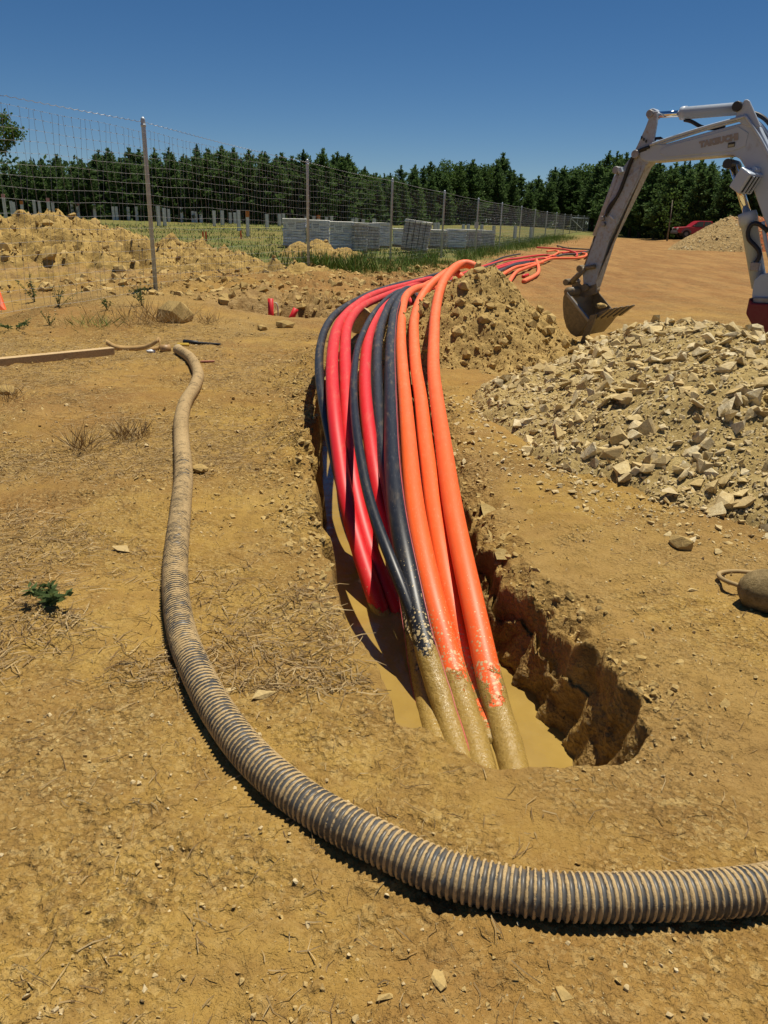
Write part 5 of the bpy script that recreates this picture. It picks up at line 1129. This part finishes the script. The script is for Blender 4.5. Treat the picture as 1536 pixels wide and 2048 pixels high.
# ------------------------------------------------------------------ pickup behind the far pile
TY = 92.; tg = aty(1404, 467, TY); tz = float(base_h(tg[0]+2, TY)); sc_ = .0
M['truck'] = m_plain('red_car_paint', (.34, .013, .022), .3, .5, 0., .1); M['tyre'] = m_plain('tyre_rubber', (.02, .02, .02), .8); M['trim'] = m_plain('grey_trim', (.14, .14, .15), .6); M['lamp'] = m_plain('headlight_lens', (.7, .72, .72), .15)
x0 = aty(1349, 460, TY)[0]; truck = thing('pickup_truck', (x0+2.2, TY, tz), 'red pickup truck parked behind the far soil pile', 'truck'); k_ = .98
def TX(x, z, y=0.): return np.array([x0+x*k_, TY+y, tz+z*k_])
body = part('body', *bevel(prism([TX(x, z, -.95) for x, z in ((.05, .55), (.05, .95), (.15, 1.08), (1.35, 1.18), (1.5, 1.16), (5.2, 1.16), (5.3, 1.1), (5.3, .55), (4.7, .45), (1.6, .42), (.6, .45))], (0, 1.9, 0)), .05, 2), M['truck'], truck)
cab = part('cab', *bevel(prism([TX(x, z, -.85) for x, z in ((1.42, 1.14), (2.2, 1.75), (2.45, 1.82), (3.7, 1.82), (3.9, 1.75), (4.05, 1.14))], (0, 1.7, 0)), .06, 2), M['truck'], truck)
for P in (((1.75, 1.2), (2.3, 1.68), (2.85, 1.72), (2.85, 1.2)), ((2.97, 1.2), (2.97, 1.72), (3.65, 1.72), (3.85, 1.2))): part('side_window', *prism([TX(x, z, -.87) for x, z in P], (0, .03, 0)), M['glass'], cab)
part('bumper', *bevel(box(TX(.0, .55), .22, 1.9, .30), .04, 1), M['trim'], truck); part('grille', *box(TX(.04, .85), .06, 1.1, .25), M['dark'], truck)
for s_ in (-1, 1):
    part('headlight', *bevel(box(TX(.12, .93, s_*.72), .2, .4, .2), .03, 1), M['lamp'], truck)
    for wx in (1.05, 4.35):
        c = TX(wx, .40, s_*.86); tr = part('tyre', *bevel(cyl(c-[0, .13, 0], c+[0, .13, 0], .42, 18), .04, 2), M['tyre'], truck); part('rim', *bevel(cyl(c-[0, .14, 0], c+[0, .14, 0], .22, 12), .02, 1), M['trim'], tr)
        part('fender_flare', *tube(np.array([c+[.52*math.cos(q), s_*.06, .52*math.sin(q)] for q in np.linspace(.1, math.pi-.1, 9)]), .07, 6), M['trim'], truck, True)
part('mirror', *bevel(box(TX(1.75, 1.25, -1.02), .12, .16, .18), .02, 1), M['dark'], truck)

# ------------------------------------------------------------------ small things lying about
def m_wood2():
    t = NT('sawn_timber', .8, .2); n = t.noise(3, 5, .6, t.coord('Object', (3, 26, 26))); t.col(t.ramp(n, [(.3, (.40, .27, .13)), (.7, (.60, .44, .24))])); t.bump(n, .004, .5); return t.m
a = atz(-70, 736, .03); b = atz(226, 706, .03); d = b-a; L_ = np.linalg.norm(d); d /= L_; sd_ = np.cross(d, ZU)
single('timber', *bevel(box((a+b)/2+[0, 0, .02], L_, .10, .095, d, sd_/np.linalg.norm(sd_), ZU), .004, 1), m_wood2(), 'length of square pale timber lying on the ground at the left', 'timber')
# webbing sling: a flat band bent into a loop
pts = [atz(212, 684, .10), atz(232, 695, .05), atz(262, 697, .04), atz(290, 694, .07), atz(308, 686, .13), atz(317, 679, .17), atz(320, 685, .12), atz(318, 696, .05), atz(300, 700, .02)]
C_, _ = spline(pts, .03); up_ = np.stack([0*C_[:, 0], .45+0*C_[:, 0], .9+0*C_[:, 0]], 1); hw2 = .055
V = np.concatenate([C_-up_*hw2*.6, C_+up_*hw2*.6, C_+up_*hw2*.6+[0, .008, 0], C_-up_*hw2*.6+[0, .008, 0]]); n = len(C_); Fs = []
for i in range(n-1):
    for q in range(4): r_ = (q+1) % 4; Fs.append((q*n+i, q*n+i+1, r_*n+i+1, r_*n+i))
single('webbing_sling', V, Fs, m_plain('tan_webbing', (.52, .33, .13), .85, var=.2, scale=12, bump=.003), 'tan webbing sling looped beside the end of the hose', 'strap', None, True)
single('tool_bar', *tube(np.array([atz(368, 684, .03), atz(395, 686, .03), atz(396, 686, .03), atz(441, 689, .03)]), [.035, .03, .02, .016], 8), M['rubber'], 'black hand tool lying behind the hose end', 'tool', None, True)
single('yellow_scrap', *bevel(box(atz(366, 690, .03), .16, .06, .05), .015, 1), m_plain('yellow_plastic', (.55, .36, .03), .5), 'yellow scrap on the ground behind the hose end', 'scrap')
single('pipe_offcut', *tube(np.array([atz(322, 698, .05), atz(340, 697, .05)]), .05, 12), m_plain('copper_offcut', (.42, .26, .12), .5), 'brown pipe offcut between the sling and the hose end', 'pipe', None, True)
single('crumpled_wrapper', CLODS[2][0]*np.array([.13, .08, .07])+atz(301, 703, .03), CLODS[2][1], m_plain('white_plastic', (.7, .7, .7), .4), 'small crumpled white wrapper below the sling', 'litter')
single('red_scrap', *bevel(box(atz(415, 723, .02), .16, .03, .02, np.array([.95, .3, 0]), np.array([-.3, .95, 0])), .004, 1), m_plain('faded_red', (.38, .14, .09), .7), 'short faded red stick just right of the hose end', 'scrap')
bd = [hit(-40, 622), hit(11, 622)]; t1 = aty(-2, 584, bd[1][1]+.15); t0 = aty(-40, 575, bd[0][1]+.15)
single('orange_board', *prism([bd[0], bd[1], t1, t0], (0, .04, .01)), m_plain('orange_plastic', (.85, .13, .03), .45, bump=.002), 'orange plastic board standing at the left edge of the picture', 'barrier')
# muddy float with its wire
c = atz(1534, 1183, .09); bl = CLODS[0]; bm = bmesh.new(); bmesh.ops.create_icosphere(bm, subdivisions=4, radius=1.0); V = np.array([v.co[:] for v in bm.verts]); Fc = [tuple(v.index for v in f.verts) for f in bm.faces]; bm.free()
V = V*(1+.05*fbm(V[:, 0]*3+V[:, 2]*2, V[:, 1]*3, 190, 4)[:, None]); fl_ = single('muddy_float', V*np.array([.125, .105, .10])+c, Fc, m_soil('dried_mud', (.12, .085, .035), (.22, .155, .065), (.34, .25, .12), 20, .012, 90), 'round mud-caked float at the right edge of the picture', 'float', None, True)
single('cable', *tube(spline([atz(1515, 1185, .06), atz(1480, 1172, .05), atz(1448, 1160, .04), atz(1437, 1149, .03), atz(1448, 1144, .02), atz(1480, 1143, .02), atz(1540, 1150, .02), atz(1600, 1160, .02)], .02)[0], .011, 8), m_plain('muddy_cable', (.36, .25, .11), .85), 'muddy cable looping from the float at the right edge', 'cable', None, True)
